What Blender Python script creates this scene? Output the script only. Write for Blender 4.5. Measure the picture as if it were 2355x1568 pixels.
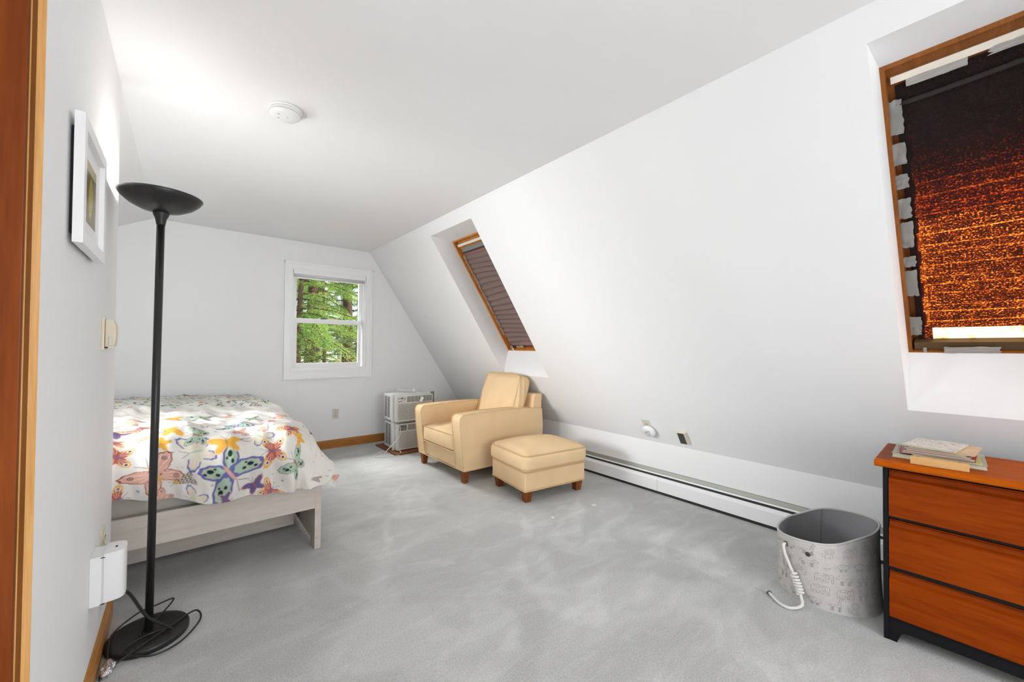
import bpy, bmesh, math, random
import numpy as np
from mathutils import Vector, Matrix

for o in list(bpy.data.objects):
    bpy.data.objects.remove(o, do_unlink=True)
scene = bpy.context.scene
COL = scene.collection
rnd = random.Random(7)

# ------------------------------------------------------------------ camera
FPX, YAW, PITCH, ROLL, CAMH = 919.4, 0.68683, 0.01563, 0.00780, 1.19
def cam_axes():
    cy, sy, cp, sp = math.cos(YAW), math.sin(YAW), math.cos(PITCH), math.sin(PITCH)
    f = np.array([sy*cp, cy*cp, sp]); rt = np.array([cy, -sy, 0.0]); up = np.cross(rt, f)
    cr, sr = math.cos(ROLL), math.sin(ROLL)
    return rt*cr+up*sr, up*cr-rt*sr, f
AR, AU, AF = cam_axes()
cam_data = bpy.data.cameras.new('camera')
cam_data.sensor_fit = 'HORIZONTAL'; cam_data.sensor_width = 36.0
cam_data.lens = 36.0*FPX/2355.0
cam_data.clip_start = 0.02; cam_data.clip_end = 300
cam = bpy.data.objects.new('camera', cam_data); COL.objects.link(cam)
m = Matrix.Identity(4)
for i in range(3):
    m[i][0], m[i][1], m[i][2] = AR[i], AU[i], -AF[i]
m[2][3] = CAMH
cam.matrix_world = m
scene.camera = cam
def project(P):                       # world points (n,3) -> photo pixels (2355x1568) and depth
    q = np.asarray(P, float)-np.array([0, 0, CAMH])
    a, b, c = q@AR, q@AU, q@AF
    return 1177.5+FPX*a/c, 784-FPX*b/c, c
def pixel_ray(x, y):
    return AR*(x-1177.5)/FPX-AU*(y-784)/FPX+AF
def on_plane(x, y, n, d):
    r = pixel_ray(x, y); n = np.array(n, float); c = np.array([0, 0, CAMH])
    return c+r*(d-n@c)/(n@r)

# ------------------------------------------------------------------ light
scene.view_settings.view_transform = 'Standard'
scene.view_settings.look = 'None'
scene.view_settings.gamma = 1.0
scene.view_settings.exposure = 0.09
scene.view_settings.use_curve_mapping = False
world = bpy.data.worlds.new('sky'); scene.world = world; world.use_nodes = True
bg = world.node_tree.nodes['Background']
bg.inputs[0].default_value = (0.80, 0.90, 1.0, 1); bg.inputs[1].default_value = 1.6

def lamp(name, kind, loc, energy, color=(1, 1, 1), aim=None, **kw):
    d = bpy.data.lights.new(name, kind); d.energy = energy; d.color = color
    for k, v in kw.items(): setattr(d, k, v)
    o = bpy.data.objects.new(name, d); COL.objects.link(o); o.location = loc
    if aim is not None:
        o.rotation_euler = (Vector(aim)-Vector(loc)).to_track_quat('-Z', 'Y').to_euler()
    return o
lamp('sunlight', 'SUN', (10, -8, 12), 8.0, (1.0, 0.95, 0.86), aim=(10-0.62, -8+0.38, 12-0.69), angle=0.01)
lamp('end_window_skylight', 'AREA', (1.05, 6.5, 3.05), 230.0, (0.98, 1.0, 0.98), aim=(1.45, 4.94, 1.45),
     shape='RECTANGLE', size=1.5, size_y=0.9)
# daylight from the dormer window over the bed, hidden behind the left wall
lamp('dormer_daylight', 'AREA', (-1.50, 3.16, 1.26), 31.0, (0.96, 0.98, 1.0), aim=(3.0, 1.3, 0.70),
     shape='RECTANGLE', size=1.1, size_y=0.78, spread=math.radians(90))
# fill lamp added behind the left door opening; no hallway lamp is known
lamp('added_door_fill', 'AREA', (-0.62, 0.66, 1.15), 11.0, (0.98, 0.99, 1.0), aim=(2.5, 0.66, 1.15),
     shape='RECTANGLE', size=0.78, size_y=1.8)
# fill lamps added behind the camera, at a made-up window and third skylight
lamp('added_back_fill', 'AREA', (1.15, -2.72, 1.42), 58.0, (0.95, 0.975, 1.0), aim=(1.15, 0.0, 1.30),
     shape='RECTANGLE', size=1.5, size_y=1.25)
lamp('added_rear_fill', 'AREA', (2.62, -1.45, 1.80), 40.0, (0.95, 0.975, 1.0), aim=(2.62-.829, -1.45, 1.80-.559),
     shape='RECTANGLE', size=0.62, size_y=1.15)

# ------------------------------------------------------------------ helpers
def tag(o, label=None, cat=None, group=None, kind=None):
    if label: o['label'] = label
    if cat: o['category'] = cat
    if group: o['group'] = group
    if kind: o['kind'] = kind
    return o
def thing(name, label, cat, loc=(0, 0, 0), rotz=0.0, group=None):
    o = bpy.data.objects.new(name, None); COL.objects.link(o)
    o.empty_display_size = 0.05
    o.location = loc; o.rotation_euler = (0, 0, rotz)
    return tag(o, label, cat, group)
def mesh(name, verts, faces, mat, parent=None, smooth=False, uv=None):
    me = bpy.data.meshes.new(name)
    me.from_pydata([tuple(map(float, v)) for v in verts], [], [tuple(map(int, f)) for f in faces])
    me.update()
    if uv is not None:
        lay = me.uv_layers.new(name='UVMap')
        idx = np.empty(len(me.loops), dtype=np.int32); me.loops.foreach_get('vertex_index', idx)
        lay.data.foreach_set('uv', np.asarray(uv, dtype=np.float32)[idx].ravel())
    if smooth:
        me.polygons.foreach_set('use_smooth', [True]*len(me.polygons))
    if mat is not None: me.materials.append(mat)
    o = bpy.data.objects.new(name, me); COL.objects.link(o)
    if parent is not None: o.parent = parent
    return o
def from_bm(name, bm, mat, parent=None, smooth=False):
    bmesh.ops.recalc_face_normals(bm, faces=bm.faces[:])
    me = bpy.data.meshes.new(name); bm.to_mesh(me); bm.free()
    if smooth:
        me.polygons.foreach_set('use_smooth', [True]*len(me.polygons))
    me.materials.append(mat)
    o = bpy.data.objects.new(name, me); COL.objects.link(o)
    if parent is not None: o.parent = parent
    return o
def bm_box(bm, a, b, M=None):
    vs = [bm.verts.new((x, y, z)) for x in (a[0], b[0]) for y in (a[1], b[1]) for z in (a[2], b[2])]
    fs = [(0, 1, 3, 2), (4, 6, 7, 5), (0, 4, 5, 1), (2, 3, 7, 6), (0, 2, 6, 4), (1, 5, 7, 3)]
    out = [bm.faces.new([vs[i] for i in f]) for f in fs]
    if M is not None:
        for v in vs: v.co = M@v.co
    return vs
def bevel(bm, w, seg=2):
    bmesh.ops.bevel(bm, geom=bm.edges[:], offset=w, segments=seg, profile=0.7, affect='EDGES', clamp_overlap=True)
def box(name, a, b, mat, parent=None, bev=0.0, seg=2, M=None, smooth=False):
    bm = bmesh.new(); bm_box(bm, a, b)
    if bev > 0: bevel(bm, bev, seg)
    if M is not None: bmesh.ops.transform(bm, matrix=M, verts=bm.verts[:])
    return from_bm(name, bm, mat, parent, smooth)
def boxes(name, lst, mat, parent=None):
    bm = bmesh.new()
    for a, b in lst: bm_box(bm, a, b)
    return from_bm(name, bm, mat, parent)
def prism(name, pts, axis, lo, hi, mat, parent=None, bev=0.0, seg=2, smooth=False):
    """pts: 2-D outline in the plane across `axis`, extruded from lo to hi."""
    bm = bmesh.new()
    def P(p, t):
        return {'x': (t, p[0], p[1]), 'y': (p[0], t, p[1]), 'z': (p[0], p[1], t)}[axis]
    A = [bm.verts.new(P(p, lo)) for p in pts]; B = [bm.verts.new(P(p, hi)) for p in pts]
    n = len(pts)
    for i in range(n): bm.faces.new((A[i], A[(i+1) % n], B[(i+1) % n], B[i]))
    bm.faces.new(A); bm.faces.new(B[::-1])
    if bev > 0:
        bmesh.ops.recalc_face_normals(bm, faces=bm.faces[:]); bevel(bm, bev, seg)
    return from_bm(name, bm, mat, parent, smooth)
def catmull(pts, n=8, closed=False):
    P = [np.array(p, float) for p in pts]; out = []
    N = len(P); rng = range(N if closed else N-1)
    for i in rng:
        p0 = P[(i-1) % N] if (closed or i > 0) else P[0]*2-P[1]
        p1, p2 = P[i], P[(i+1) % N]
        p3 = P[(i+2) % N] if (closed or i+2 < N) else P[-1]*2-P[-2]
        for k in range(n):
            t = k/n
            out.append(0.5*(2*p1+(p2-p0)*t+(2*p0-5*p1+4*p2-p3)*t*t+(3*p1-3*p2+p3-p0)*t**3))
    if not closed: out.append(P[-1])
    return out
def tube_geo(path, r, k=8, closed=False):
    path = [np.array(p, float) for p in path]; n = len(path); V = []; Fc = []
    up = np.array([0, 0, 1.0]); prev = None
    for i, p in enumerate(path):
        a = path[(i-1) % n] if (closed or i > 0) else p
        b = path[(i+1) % n] if (closed or i < n-1) else p
        t = b-a; t = t/(np.linalg.norm(t)+1e-9)
        if prev is None:
            s = np.cross(t, up)
            if np.linalg.norm(s) < 1e-3: s = np.cross(t, np.array([1.0, 0, 0]))
        else:
            s = prev-t*(prev@t)
        s = s/(np.linalg.norm(s)+1e-9); prev = s; w = np.cross(s, t)
        rr = r[i] if hasattr(r, '__len__') else r
        for j in range(k):
            a_ = 2*math.pi*j/k; V.append(p+rr*(math.cos(a_)*s+math.sin(a_)*w))
    for i in range(n if closed else n-1):
        for j in range(k):
            i2 = (i+1) % n
            Fc.append((i*k+j, i*k+(j+1) % k, i2*k+(j+1) % k, i2*k+j))
    if not closed:
        Fc.append(tuple(range(k))[::-1]); Fc.append(tuple((n-1)*k+j for j in range(k)))
    return V, Fc
def tube(name, path, r, mat, parent=None, k=8, closed=False):
    V, Fc = tube_geo(path, r, k, closed)
    return mesh(name, V, Fc, mat, parent, smooth=True)
def lathe(name, prof, mat, parent=None, k=48, center=(0, 0, 0), M=None, smooth=True):
    V, Fc = [], []
    for r, z in prof:
        for j in range(k):
            a = 2*math.pi*j/k; V.append((center[0]+r*math.cos(a), center[1]+r*math.sin(a), center[2]+z))
    n = len(prof)
    for i in range(n-1):
        for j in range(k):
            Fc.append((i*k+j, i*k+(j+1) % k, (i+1)*k+(j+1) % k, (i+1)*k+j))
    if prof[0][0] > 1e-6: Fc.append(tuple(range(k))[::-1])
    if prof[-1][0] > 1e-6: Fc.append(tuple((n-1)*k+j for j in range(k)))
    if M is not None: V = [M@Vector(v) for v in V]
    return mesh(name, V, Fc, mat, parent, smooth)
def auto_smooth(o, deg=35):
    me = o.data
    me.polygons.foreach_set('use_smooth', [True]*len(me.polygons))
    bm = bmesh.new(); bm.from_mesh(me)
    for e in bm.edges:
        if len(e.link_faces) == 2 and e.calc_face_angle(0) > math.radians(deg): e.smooth = False
    bm.to_mesh(me); bm.free()
    return o
def cushion(name, size, mat, parent, M=None, puff=0.03, corner=0.035, n=18, crown=1.0, wob=0.0, seed=0):
    """A stuffed box: rounded edges and bulging faces, centred at the origin before M."""
    hx, hy, hz = size[0]/2, size[1]/2, size[2]/2
    bm = bmesh.new()
    bmesh.ops.create_cube(bm, size=2.0)
    bmesh.ops.subdivide_edges(bm, edges=bm.edges[:], cuts=n, use_grid_fill=True)
    r = random.Random(seed); ph = [r.uniform(0, 6.28) for _ in range(6)]
    for v in bm.verts:
        x, y, z = v.co
        p = Vector((x*hx, y*hy, z*hz))
        inner = Vector((max(-hx+corner, min(hx-corner, p.x)), max(-hy+corner, min(hy-corner, p.y)), max(-hz+corner, min(hz-corner, p.z))))
        d = p-inner
        if d.length > 1e-9: p = inner+d.normalized()*corner*(min(1.0, d.length/corner) if d.length < corner else 1.0)
        bx, by, bz = 1-x*x, 1-y*y, 1-z*z
        p.z += puff*crown*z*(max(bx, 0)*max(by, 0))**0.6
        p.x += puff*0.45*x*(max(by, 0)*max(bz, 0))**0.6
        p.y += puff*0.45*y*(max(bx, 0)*max(bz, 0))**0.6
        if wob:
            p.x += wob*math.sin(9*y+ph[0]+4*z)*math.sin(7*x+ph[1])
            p.y += wob*math.sin(8*x+ph[2]+5*z)
            p.z += wob*math.sin(8*x+ph[3])*math.sin(9*y+ph[4])
        v.co = p
    if M is not None: bmesh.ops.transform(bm, matrix=M, verts=bm.verts[:])
    return from_bm(name, bm, mat, parent, smooth=True)
def rect_loop(hx, hy, z, corner, n=4, bulge=0.0):
    out = []
    for cx, cy, a0 in ((hx-corner, hy-corner, 0), (-hx+corner, hy-corner, 90), (-hx+corner, -hy+corner, 180), (hx-corner, -hy+corner, 270)):
        for k in range(n+1):
            a = math.radians(a0+90*k/n); out.append((cx+corner*math.cos(a), cy+corner*math.sin(a), z))
    return out

# ------------------------------------------------------------------ materials
def new_mat(name):
    mt = bpy.data.materials.new(name); mt.use_nodes = True
    nt = mt.node_tree
    return mt, nt, nt.nodes['Principled BSDF']
def N(nt, typ, **kw):
    n = nt.nodes.new(typ)
    for k, v in kw.items():
        if k in n.inputs: n.inputs[k].default_value = v
        else: setattr(n, k, v)
    return n
def noise_bump(nt, b, scale, strength, dist=0.002, detail=4, coord='Object', stretch=None):
    tc = N(nt, 'ShaderNodeTexCoord'); src = tc.outputs[coord]
    if stretch:
        mp = N(nt, 'ShaderNodeMapping'); mp.inputs['Scale'].default_value = stretch
        nt.links.new(src, mp.inputs[0]); src = mp.outputs[0]
    ns = N(nt, 'ShaderNodeTexNoise', Scale=scale, Detail=detail)
    nt.links.new(src, ns.inputs['Vector'])
    bp = N(nt, 'ShaderNodeBump', Strength=strength, Distance=dist)
    nt.links.new(ns.outputs[0], bp.inputs['Height']); nt.links.new(bp.outputs[0], b.inputs['Normal'])
    return ns
def ramp(nt, src, stops):
    r = N(nt, 'ShaderNodeValToRGB'); el = r.color_ramp.elements
    while len(el) < len(stops): el.new(0.5)
    for e, (p, c) in zip(el, stops):
        e.position = p; e.color = (*c, 1) if len(c) == 3 else c
    nt.links.new(src, r.inputs[0]); return r
def plain(name, col, rough=0.5, bump=None, metallic=0.0, spec=None, vary=0.0, vscale=6.0):
    mt, nt, b = new_mat(name)
    b.inputs['Base Color'].default_value = (*col, 1); b.inputs['Roughness'].default_value = rough
    b.inputs['Metallic'].default_value = metallic
    if spec is not None: b.inputs['Specular IOR Level'].default_value = spec
    if bump: noise_bump(nt, b, *bump)
    if vary:
        tc = N(nt, 'ShaderNodeTexCoord'); ns = N(nt, 'ShaderNodeTexNoise', Scale=vscale, Detail=5)
        nt.links.new(tc.outputs['Object'], ns.inputs['Vector'])
        r = ramp(nt, ns.outputs[0], [(0.3, tuple(c*(1-vary) for c in col)), (0.7, tuple(min(1, c*(1+vary)) for c in col))])
        nt.links.new(r.outputs[0], b.inputs['Base Color'])
    return mt
def wood(name, dark, light, stretch, scale=3.0, rough=0.35, contrast=(0.3, 0.7), coat=0.0, spec=0.18):
    mt, nt, b = new_mat(name)
    tc = N(nt, 'ShaderNodeTexCoord'); mp = N(nt, 'ShaderNodeMapping'); mp.inputs['Scale'].default_value = stretch
    nt.links.new(tc.outputs['Object'], mp.inputs[0])
    n1 = N(nt, 'ShaderNodeTexNoise', Scale=scale, Detail=6, Distortion=0.8)
    n2 = N(nt, 'ShaderNodeTexNoise', Scale=scale*7, Detail=3)
    nt.links.new(mp.outputs[0], n1.inputs['Vector']); nt.links.new(mp.outputs[0], n2.inputs['Vector'])
    mx = N(nt, 'ShaderNodeMath', operation='MULTIPLY_ADD'); mx.inputs[1].default_value = 0.35
    nt.links.new(n2.outputs[0], mx.inputs[0])
    mm = N(nt, 'ShaderNodeMath', operation='MULTIPLY'); mm.inputs[1].default_value = 0.65
    nt.links.new(n1.outputs[0], mm.inputs[0]); nt.links.new(mm.outputs[0], mx.inputs[2])
    r = ramp(nt, mx.outputs[0], [(contrast[0], dark), (contrast[1], light)])
    nt.links.new(r.outputs[0], b.inputs['Base Color']); b.inputs['Roughness'].default_value = rough
    b.inputs['Specular IOR Level'].default_value = spec
    if coat: b.inputs['Coat Weight'].default_value = coat
    bp = N(nt, 'ShaderNodeBump', Strength=0.08, Distance=0.001)
    nt.links.new(mx.outputs[0], bp.inputs['Height']); nt.links.new(bp.outputs[0], b.inputs['Normal'])
    return mt

M_wall = plain('white_wall_paint', (0.855, 0.855, 0.855), 0.6, (180, 0.05, 0.001), spec=0.25)
M_ceil = plain('white_ceiling_paint', (0.87, 0.87, 0.868), 0.75, (220, 0.05, 0.001), spec=0.2)
M_trimw = plain('white_gloss_trim', (0.91, 0.91, 0.91), 0.3, spec=0.4)
M_plastic = plain('white_plastic', (0.85, 0.85, 0.85), 0.35)
M_cream = plain('cream_plastic', (0.74, 0.66, 0.49), 0.4)
M_ivory = plain('ivory_plastic', (0.66, 0.62, 0.54), 0.4)
M_black = plain('black_satin_metal', (0.016, 0.015, 0.015), 0.38, spec=0.5)
M_blackpaint = plain('black_painted_wood', (0.008, 0.008, 0.010), 0.5, spec=0.15)
M_cord = plain('black_rubber_cord', (0.014, 0.013, 0.013), 0.3)
M_dark = plain('dark_slot', (0.02, 0.02, 0.02), 0.7)
M_oak = wood('oak_trim', (0.34, 0.13, 0.03), (0.58, 0.29, 0.085), (3, 0.5, 3), 5.0, 0.35)
M_oakx = wood('oak_trim_across', (0.30, 0.115, 0.025), (0.50, 0.22, 0.06), (0.5, 3, 3), 5.0, 0.35)
M_casing = wood('pine_casing', (0.56, 0.27, 0.075), (0.78, 0.46, 0.18), (8, 8, 0.5), 3.0, 0.28)
M_jamb = wood('red_stained_jamb', (0.115, 0.022, 0.003), (0.20, 0.048, 0.007), (8, 8, 0.5), 3.0, 0.35)
M_jamb2 = wood('shaded_casing_side', (0.17, 0.055, 0.010), (0.26, 0.10, 0.02), (8, 8, 0.5), 3.0, 0.35)  # inner side of the casing, its shade put into the brown
M_skywood = wood('skylight_pine', (0.40, 0.14, 0.02), (0.66, 0.28, 0.06), (1.0, 8, 1.0), 4.0, 0.3)
M_chest = wood('cherry_drawer', (0.185, 0.024, 0.0010), (0.325, 0.055, 0.0022), (3, 0.55, 5), 3.0, 0.42, (0.32, 0.68), spec=0.06)
M_chesttop = wood('cherry_top', (0.36, 0.06, 0.002), (0.55, 0.125, 0.006), (3, 0.55, 5), 3.0, 0.5, (0.32, 0.68), spec=0.04)
M_leg = wood('brown_leg', (0.16, 0.045, 0.012), (0.28, 0.095, 0.03), (5, 5, 1), 4.0, 0.3)
M_block = wood('raw_pine_block', (0.60, 0.34, 0.13), (0.74, 0.46, 0.20), (4, 0.8, 4), 6.0, 0.55)
M_bed = wood('whitewashed_bed', (0.56, 0.50, 0.44), (0.68, 0.625, 0.565), (0.5, 3, 6), 4.0, 0.5)
M_fabric = plain('butter_upholstery', (0.80, 0.580, 0.340), 0.9, (700, 0.25, 0.001), spec=0.1, vary=0.05, vscale=5)
M_piping = plain('butter_piping', (0.70, 0.48, 0.27), 0.9, spec=0.1)
M_tape = plain('grey_duct_tape', (0.25, 0.24, 0.225), 0.45, (60, 0.3, 0.003), metallic=0.1)
M_foil = plain('silver_foil', (0.75, 0.75, 0.76), 0.22, (50, 0.8, 0.01), metallic=0.9)
M_ac = plain('ac_grey_plastic', (0.62, 0.61, 0.585), 0.45)
M_acside = plain('ac_white_steel', (0.70, 0.70, 0.69), 0.4)
M_accord = plain('ac_panel_grey', (0.22, 0.22, 0.22), 0.5)
M_acbtn = plain('ac_button_dark', (0.06, 0.065, 0.07), 0.4)
M_whcord = plain('white_cord', (0.74, 0.73, 0.70), 0.45)
M_board = wood('dark_plywood', (0.15, 0.055, 0.022), (0.24, 0.095, 0.04), (0.6, 3, 3), 5.0, 0.5)
M_heat = plain('heater_enamel', (0.87, 0.87, 0.87), 0.35)
M_heatd = plain('heater_steel', (0.34, 0.35, 0.31), 0.5, metallic=0.3)
M_sheet = plain('fitted_sheet', (0.62, 0.57, 0.51), 0.9, spec=0.1)
M_rope = plain('white_rope', (0.75, 0.73, 0.69), 0.9, (300, 0.4, 0.003), spec=0.1)
M_basket = plain('grey_canvas', (0.57, 0.545, 0.525), 0.95, (500, 0.3, 0.002), spec=0.1, vary=0.06, vscale=30)
M_liner = plain('grey_liner', (0.30, 0.30, 0.31), 0.8, (14, 0.25, 0.02), spec=0.2)
M_print = plain('grey_ink', (0.30, 0.285, 0.275), 0.95, spec=0.1)
M_brass = plain('dark_brass', (0.12, 0.085, 0.06), 0.4, metallic=0.7)
M_handle = plain('cream_bar', (0.80, 0.72, 0.62), 0.35)
M_steel = plain('bright_screw', (0.55, 0.55, 0.55), 0.3, metallic=0.9)
M_roller = plain('roller_shade_vinyl', (0.66, 0.66, 0.68), 0.5)

def make_carpet():
    mt, nt, b = new_mat('grey_carpet')
    tc = N(nt, 'ShaderNodeTexCoord')
    def ns(scale, detail, stretch=None, rot=0.0, dist=0.0):
        mp = N(nt, 'ShaderNodeMapping'); mp.inputs['Rotation'].default_value = (0, 0, rot)
        mp.inputs['Scale'].default_value = stretch or (1, 1, 1)
        nt.links.new(tc.outputs['Object'], mp.inputs[0])
        n = N(nt, 'ShaderNodeTexNoise', Scale=scale, Detail=detail, Distortion=dist)
        nt.links.new(mp.outputs[0], n.inputs['Vector']); return n.outputs[0]
    def mr(src, a, b_, lo, hi):
        r = N(nt, 'ShaderNodeMapRange', interpolation_type='SMOOTHSTEP'); nt.links.new(src, r.inputs[0])
        for i, v in enumerate((a, b_, lo, hi)): r.inputs[i+1].default_value = v
        return r.outputs[0]
    def add(*s):
        cur = s[0]
        for x in s[1:]:
            m_ = N(nt, 'ShaderNodeMath', operation='ADD'); nt.links.new(cur, m_.inputs[0]); nt.links.new(x, m_.inputs[1]); cur = m_.outputs[0]
        return cur
    vc = N(nt, 'ShaderNodeVertexColor', layer_name='nap'); sp_ = N(nt, 'ShaderNodeSeparateColor'); nt.links.new(vc.outputs[0], sp_.inputs[0])
    nm_ = N(nt, 'ShaderNodeMath', operation='MULTIPLY'); nt.links.new(sp_.outputs[0], nm_.inputs[0]); nt.links.new(mr(ns(5.0, 5, (1, 2.5, 1), -0.6, 0.6), 0.3, 0.62, 0.035, 0.125), nm_.inputs[1])
    v = add(nm_.outputs[0], mr(ns(2.0, 4, None, 0, 0.8), 0.40, 0.62, -0.045, 0.030),
            mr(ns(2.2, 5, (1.0, 3.6, 1), -0.62, 0.6), 0.55, 0.61, 0.0, 0.026),
            mr(ns(1.9, 6, (1.0, 4.0, 1), -0.05, 0.6), 0.56, 0.61, 0.0, 0.022),
            mr(ns(3.1, 6, (1.0, 1.6, 1), -0.3, 1.2), 0.56, 0.60, 0.0, 0.030),
            mr(ns(140, 3), 0.3, 0.7, -0.05, 0.05), mr(ns(420, 2), 0.3, 0.7, -0.05, 0.05))
    c = N(nt, 'ShaderNodeCombineColor')
    for i, base in enumerate((0.525, 0.525, 0.515)):
        m_ = N(nt, 'ShaderNodeMath', operation='ADD'); m_.inputs[1].default_value = base
        nt.links.new(v, m_.inputs[0]); nt.links.new(m_.outputs[0], c.inputs[i])
    nt.links.new(c.outputs[0], b.inputs['Base Color'])
    b.inputs['Roughness'].default_value = 1.0; b.inputs['Specular IOR Level'].default_value = 0.05
    b.inputs['Sheen Weight'].default_value = 0.15
    bp = N(nt, 'ShaderNodeBump', Strength=0.6, Distance=0.006)
    nt.links.new(ns(260, 3), bp.inputs['Height']); nt.links.new(bp.outputs[0], b.inputs['Normal'])
    return mt
M_carpet = make_carpet()
def make_glass():
    mt, nt, b = new_mat('window_glass')
    nt.nodes.remove(b); out = nt.nodes['Material Output']
    tr = N(nt, 'ShaderNodeBsdfTransparent'); gl = N(nt, 'ShaderNodeBsdfGlossy', Roughness=0.02)
    lw = N(nt, 'ShaderNodeFresnel', IOR=1.12); mx = N(nt, 'ShaderNodeMixShader')
    nt.links.new(lw.outputs[0], mx.inputs[0]); nt.links.new(tr.outputs[0], mx.inputs[1]); nt.links.new(gl.outputs[0], mx.inputs[2])
    nt.links.new(mx.outputs[0], out.inputs[0]); return mt
M_glass = make_glass()

# ------------------------------------------------------------------ room shell
ZC = 2.351; XL = -0.235; YE = 4.94; YB = -2.6; XS = 1.757; XK = 3.068; YCOR = 2.475
SL = np.array([0.5592, 0.0, -0.829]); NS = np.array([0.829, 0.0, 0.5592])    # down the slope, out of the roof
def slope_pt(s, y, o=0.0): return np.array([XS, y, ZC])+SL*s+NS*o
LS = (XK-XS)/SL[0]; ZK = ZC+SL[2]*LS
def struct(o): o['kind'] = 'structure'; return o
# carpet: a fine grid that carries the brushed-nap marks left by a vacuum cleaner
def make_floor():
    xs = np.concatenate([[-2.2], np.arange(-0.3, XK+0.02, 0.016), [XK+0.02]]); ys = np.concatenate([[YB-0.1], np.arange(0.2, YE+0.05, 0.016), [YE+0.05]])
    GX, GY = np.meshgrid(xs, ys, indexing='ij'); nap = np.zeros_like(GX)
    def world(x, y):
        p = on_plane(715+x/1.258, 974+y/1.258, (0, 0, 1), 0.0); return p[:2]
    tri = [((690, 322), (800, 322), (775, 205), .9), ((780, 345), (880, 345), (928, 222), .8), ((935, 372), (1012, 384), (1105, 262), .8), ((1030, 392), (1190, 442), (1238, 318), .7),
           ((1212, 502), (1236, 500), (1360, 415), .7), ((193, 372), (222, 368), (272, 135), .8), ((555, 445), (628, 475), (622, 355), .7), ((598, 322), (648, 322), (610, 250), .7),
           ((700, 560), (830, 605), (885, 375), .55), ((925, 525), (1012, 505), (992, 425), .6), ((540, 662), (612, 675), (602, 575), .6), ((240, 275), (372, 255), (300, 160), .5),
           ((420, 430), (540, 445), (500, 360), .45), ((600, 480), (740, 490), (690, 400), .5), ((640, 720), (700, 730), (690, 600), .4), ((1080, 640), (1160, 660), (1230, 560), .4),
           ((860, 330), (885, 335), (905, 240), -.5), ((640, 330), (760, 345), (690, 400), -.35), ((1010, 440), (1190, 470), (1100, 400), -.3), ((150, 300), (190, 380), (240, 180), -.3), ((330, 560), (520, 640), (440, 480), -.35)]
    WX = GX+0.022*np.sin(GY*11+GX*4)+0.010*np.sin(GY*31+1); WY = GY+0.022*np.sin(GX*9+2+GY*5)+0.010*np.sin(GX*27)
    for a, b, c, amp in tri:
        A, B, C_ = world(*a), world(*b), world(*c)
        dmin = np.full(GX.shape, 9.0); ar = (B[0]-A[0])*(C_[1]-A[1])-(B[1]-A[1])*(C_[0]-A[0]); sg = 1.0 if ar > 0 else -1.0
        for P_, Q_ in ((A, B), (B, C_), (C_, A)):
            L_ = np.hypot(*(Q_-P_)); dmin = np.minimum(dmin, sg*((Q_[0]-P_[0])*(WY-P_[1])-(Q_[1]-P_[1])*(WX-P_[0]))/L_)
        nap += amp*np.clip(dmin/0.035+0.35, 0, 1)
    nx_, ny_ = GX.shape; idx = np.arange(nx_*ny_).reshape(nx_, ny_)
    V = np.stack([GX.ravel(), GY.ravel(), np.zeros(nx_*ny_)], 1)
    F = np.stack([idx[:-1, :-1].ravel(), idx[1:, :-1].ravel(), idx[1:, 1:].ravel(), idx[:-1, 1:].ravel()], 1).tolist()
    k = len(V); lo, hi = (-2.2, YB-0.1), (XK+0.02, YE+0.05)
    V = np.concatenate([V, [(lo[0], lo[1], -0.12), (hi[0], lo[1], -0.12), (hi[0], hi[1], -0.12), (lo[0], hi[1], -0.12)]]); F.append((k+3, k+2, k+1, k))
    ob = mesh('floor', V, F, M_carpet)
    ca_ = ob.data.color_attributes.new('nap', 'FLOAT_COLOR', 'POINT'); nn = np.concatenate([nap.ravel(), np.zeros(4)])
    ca_.data.foreach_set('color', np.stack([nn, nn, nn, np.ones_like(nn)], 1).astype(np.float32).ravel())
    return ob
struct(make_floor())
struct(box('ceiling', (XL, YB, ZC), (XS+0.03, YE+0.02, ZC+0.08), M_ceil))
XD = -1.35
lsl = [(XD-0.1, ZC-0.51*(XL-XD+0.1)), (XL, ZC), (XL, ZC+0.08), (XD-0.1, ZC-0.51*(XL-XD+0.1)+0.08)]
struct(prism('ceiling_slope_left', lsl, 'y', YCOR-0.02, YE+0.02, M_ceil))
struct(box('wall_left', (-0.355, 1.17, -0.02), (XL, YCOR, ZC+0.02), M_wall))
o = struct(box('wall_left_rear', (-0.355, YB, -0.02), (XL, 0.24, ZC+0.02), M_wall))
o = struct(box('wall_left_header', (-0.355, 0.24, 2.08), (XL, 1.17, ZC+0.02), M_wall))
struct(boxes('wall_hall', [((-1.72, YB, -0.02), (-1.62, YCOR-0.12, ZC)), ((-1.62, YB-0.1, -0.02), (-0.355, YB, ZC))], M_wall))
struct(box('ceiling_hall', (-1.72, YB, ZC), (XL-0.02, YCOR-0.02, ZC+0.08), M_ceil))
struct(box('wall_alcove', (-2.2, YCOR-0.12, -0.02), (-0.355, YCOR, ZC), M_wall))
DY0, DY1, DZ0, DZ1 = 2.56, 3.76, 0.86, 1.66
struct(boxes('wall_far_left', [((XD-0.1, YCOR-0.12, -0.02), (XD, DY0, 1.83)), ((XD-0.1, DY1, -0.02), (XD, YE+0.1, 1.83)),
       ((XD-0.1, DY0, -0.02), (XD, DY1, DZ0)), ((XD-0.1, DY0, DZ1), (XD, DY1, 1.83))], M_wall))
struct(box('wall_right', (XK, YB-0.1, -0.02), (XK+0.08, YE+0.05, ZK+0.02), M_wall))
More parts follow.
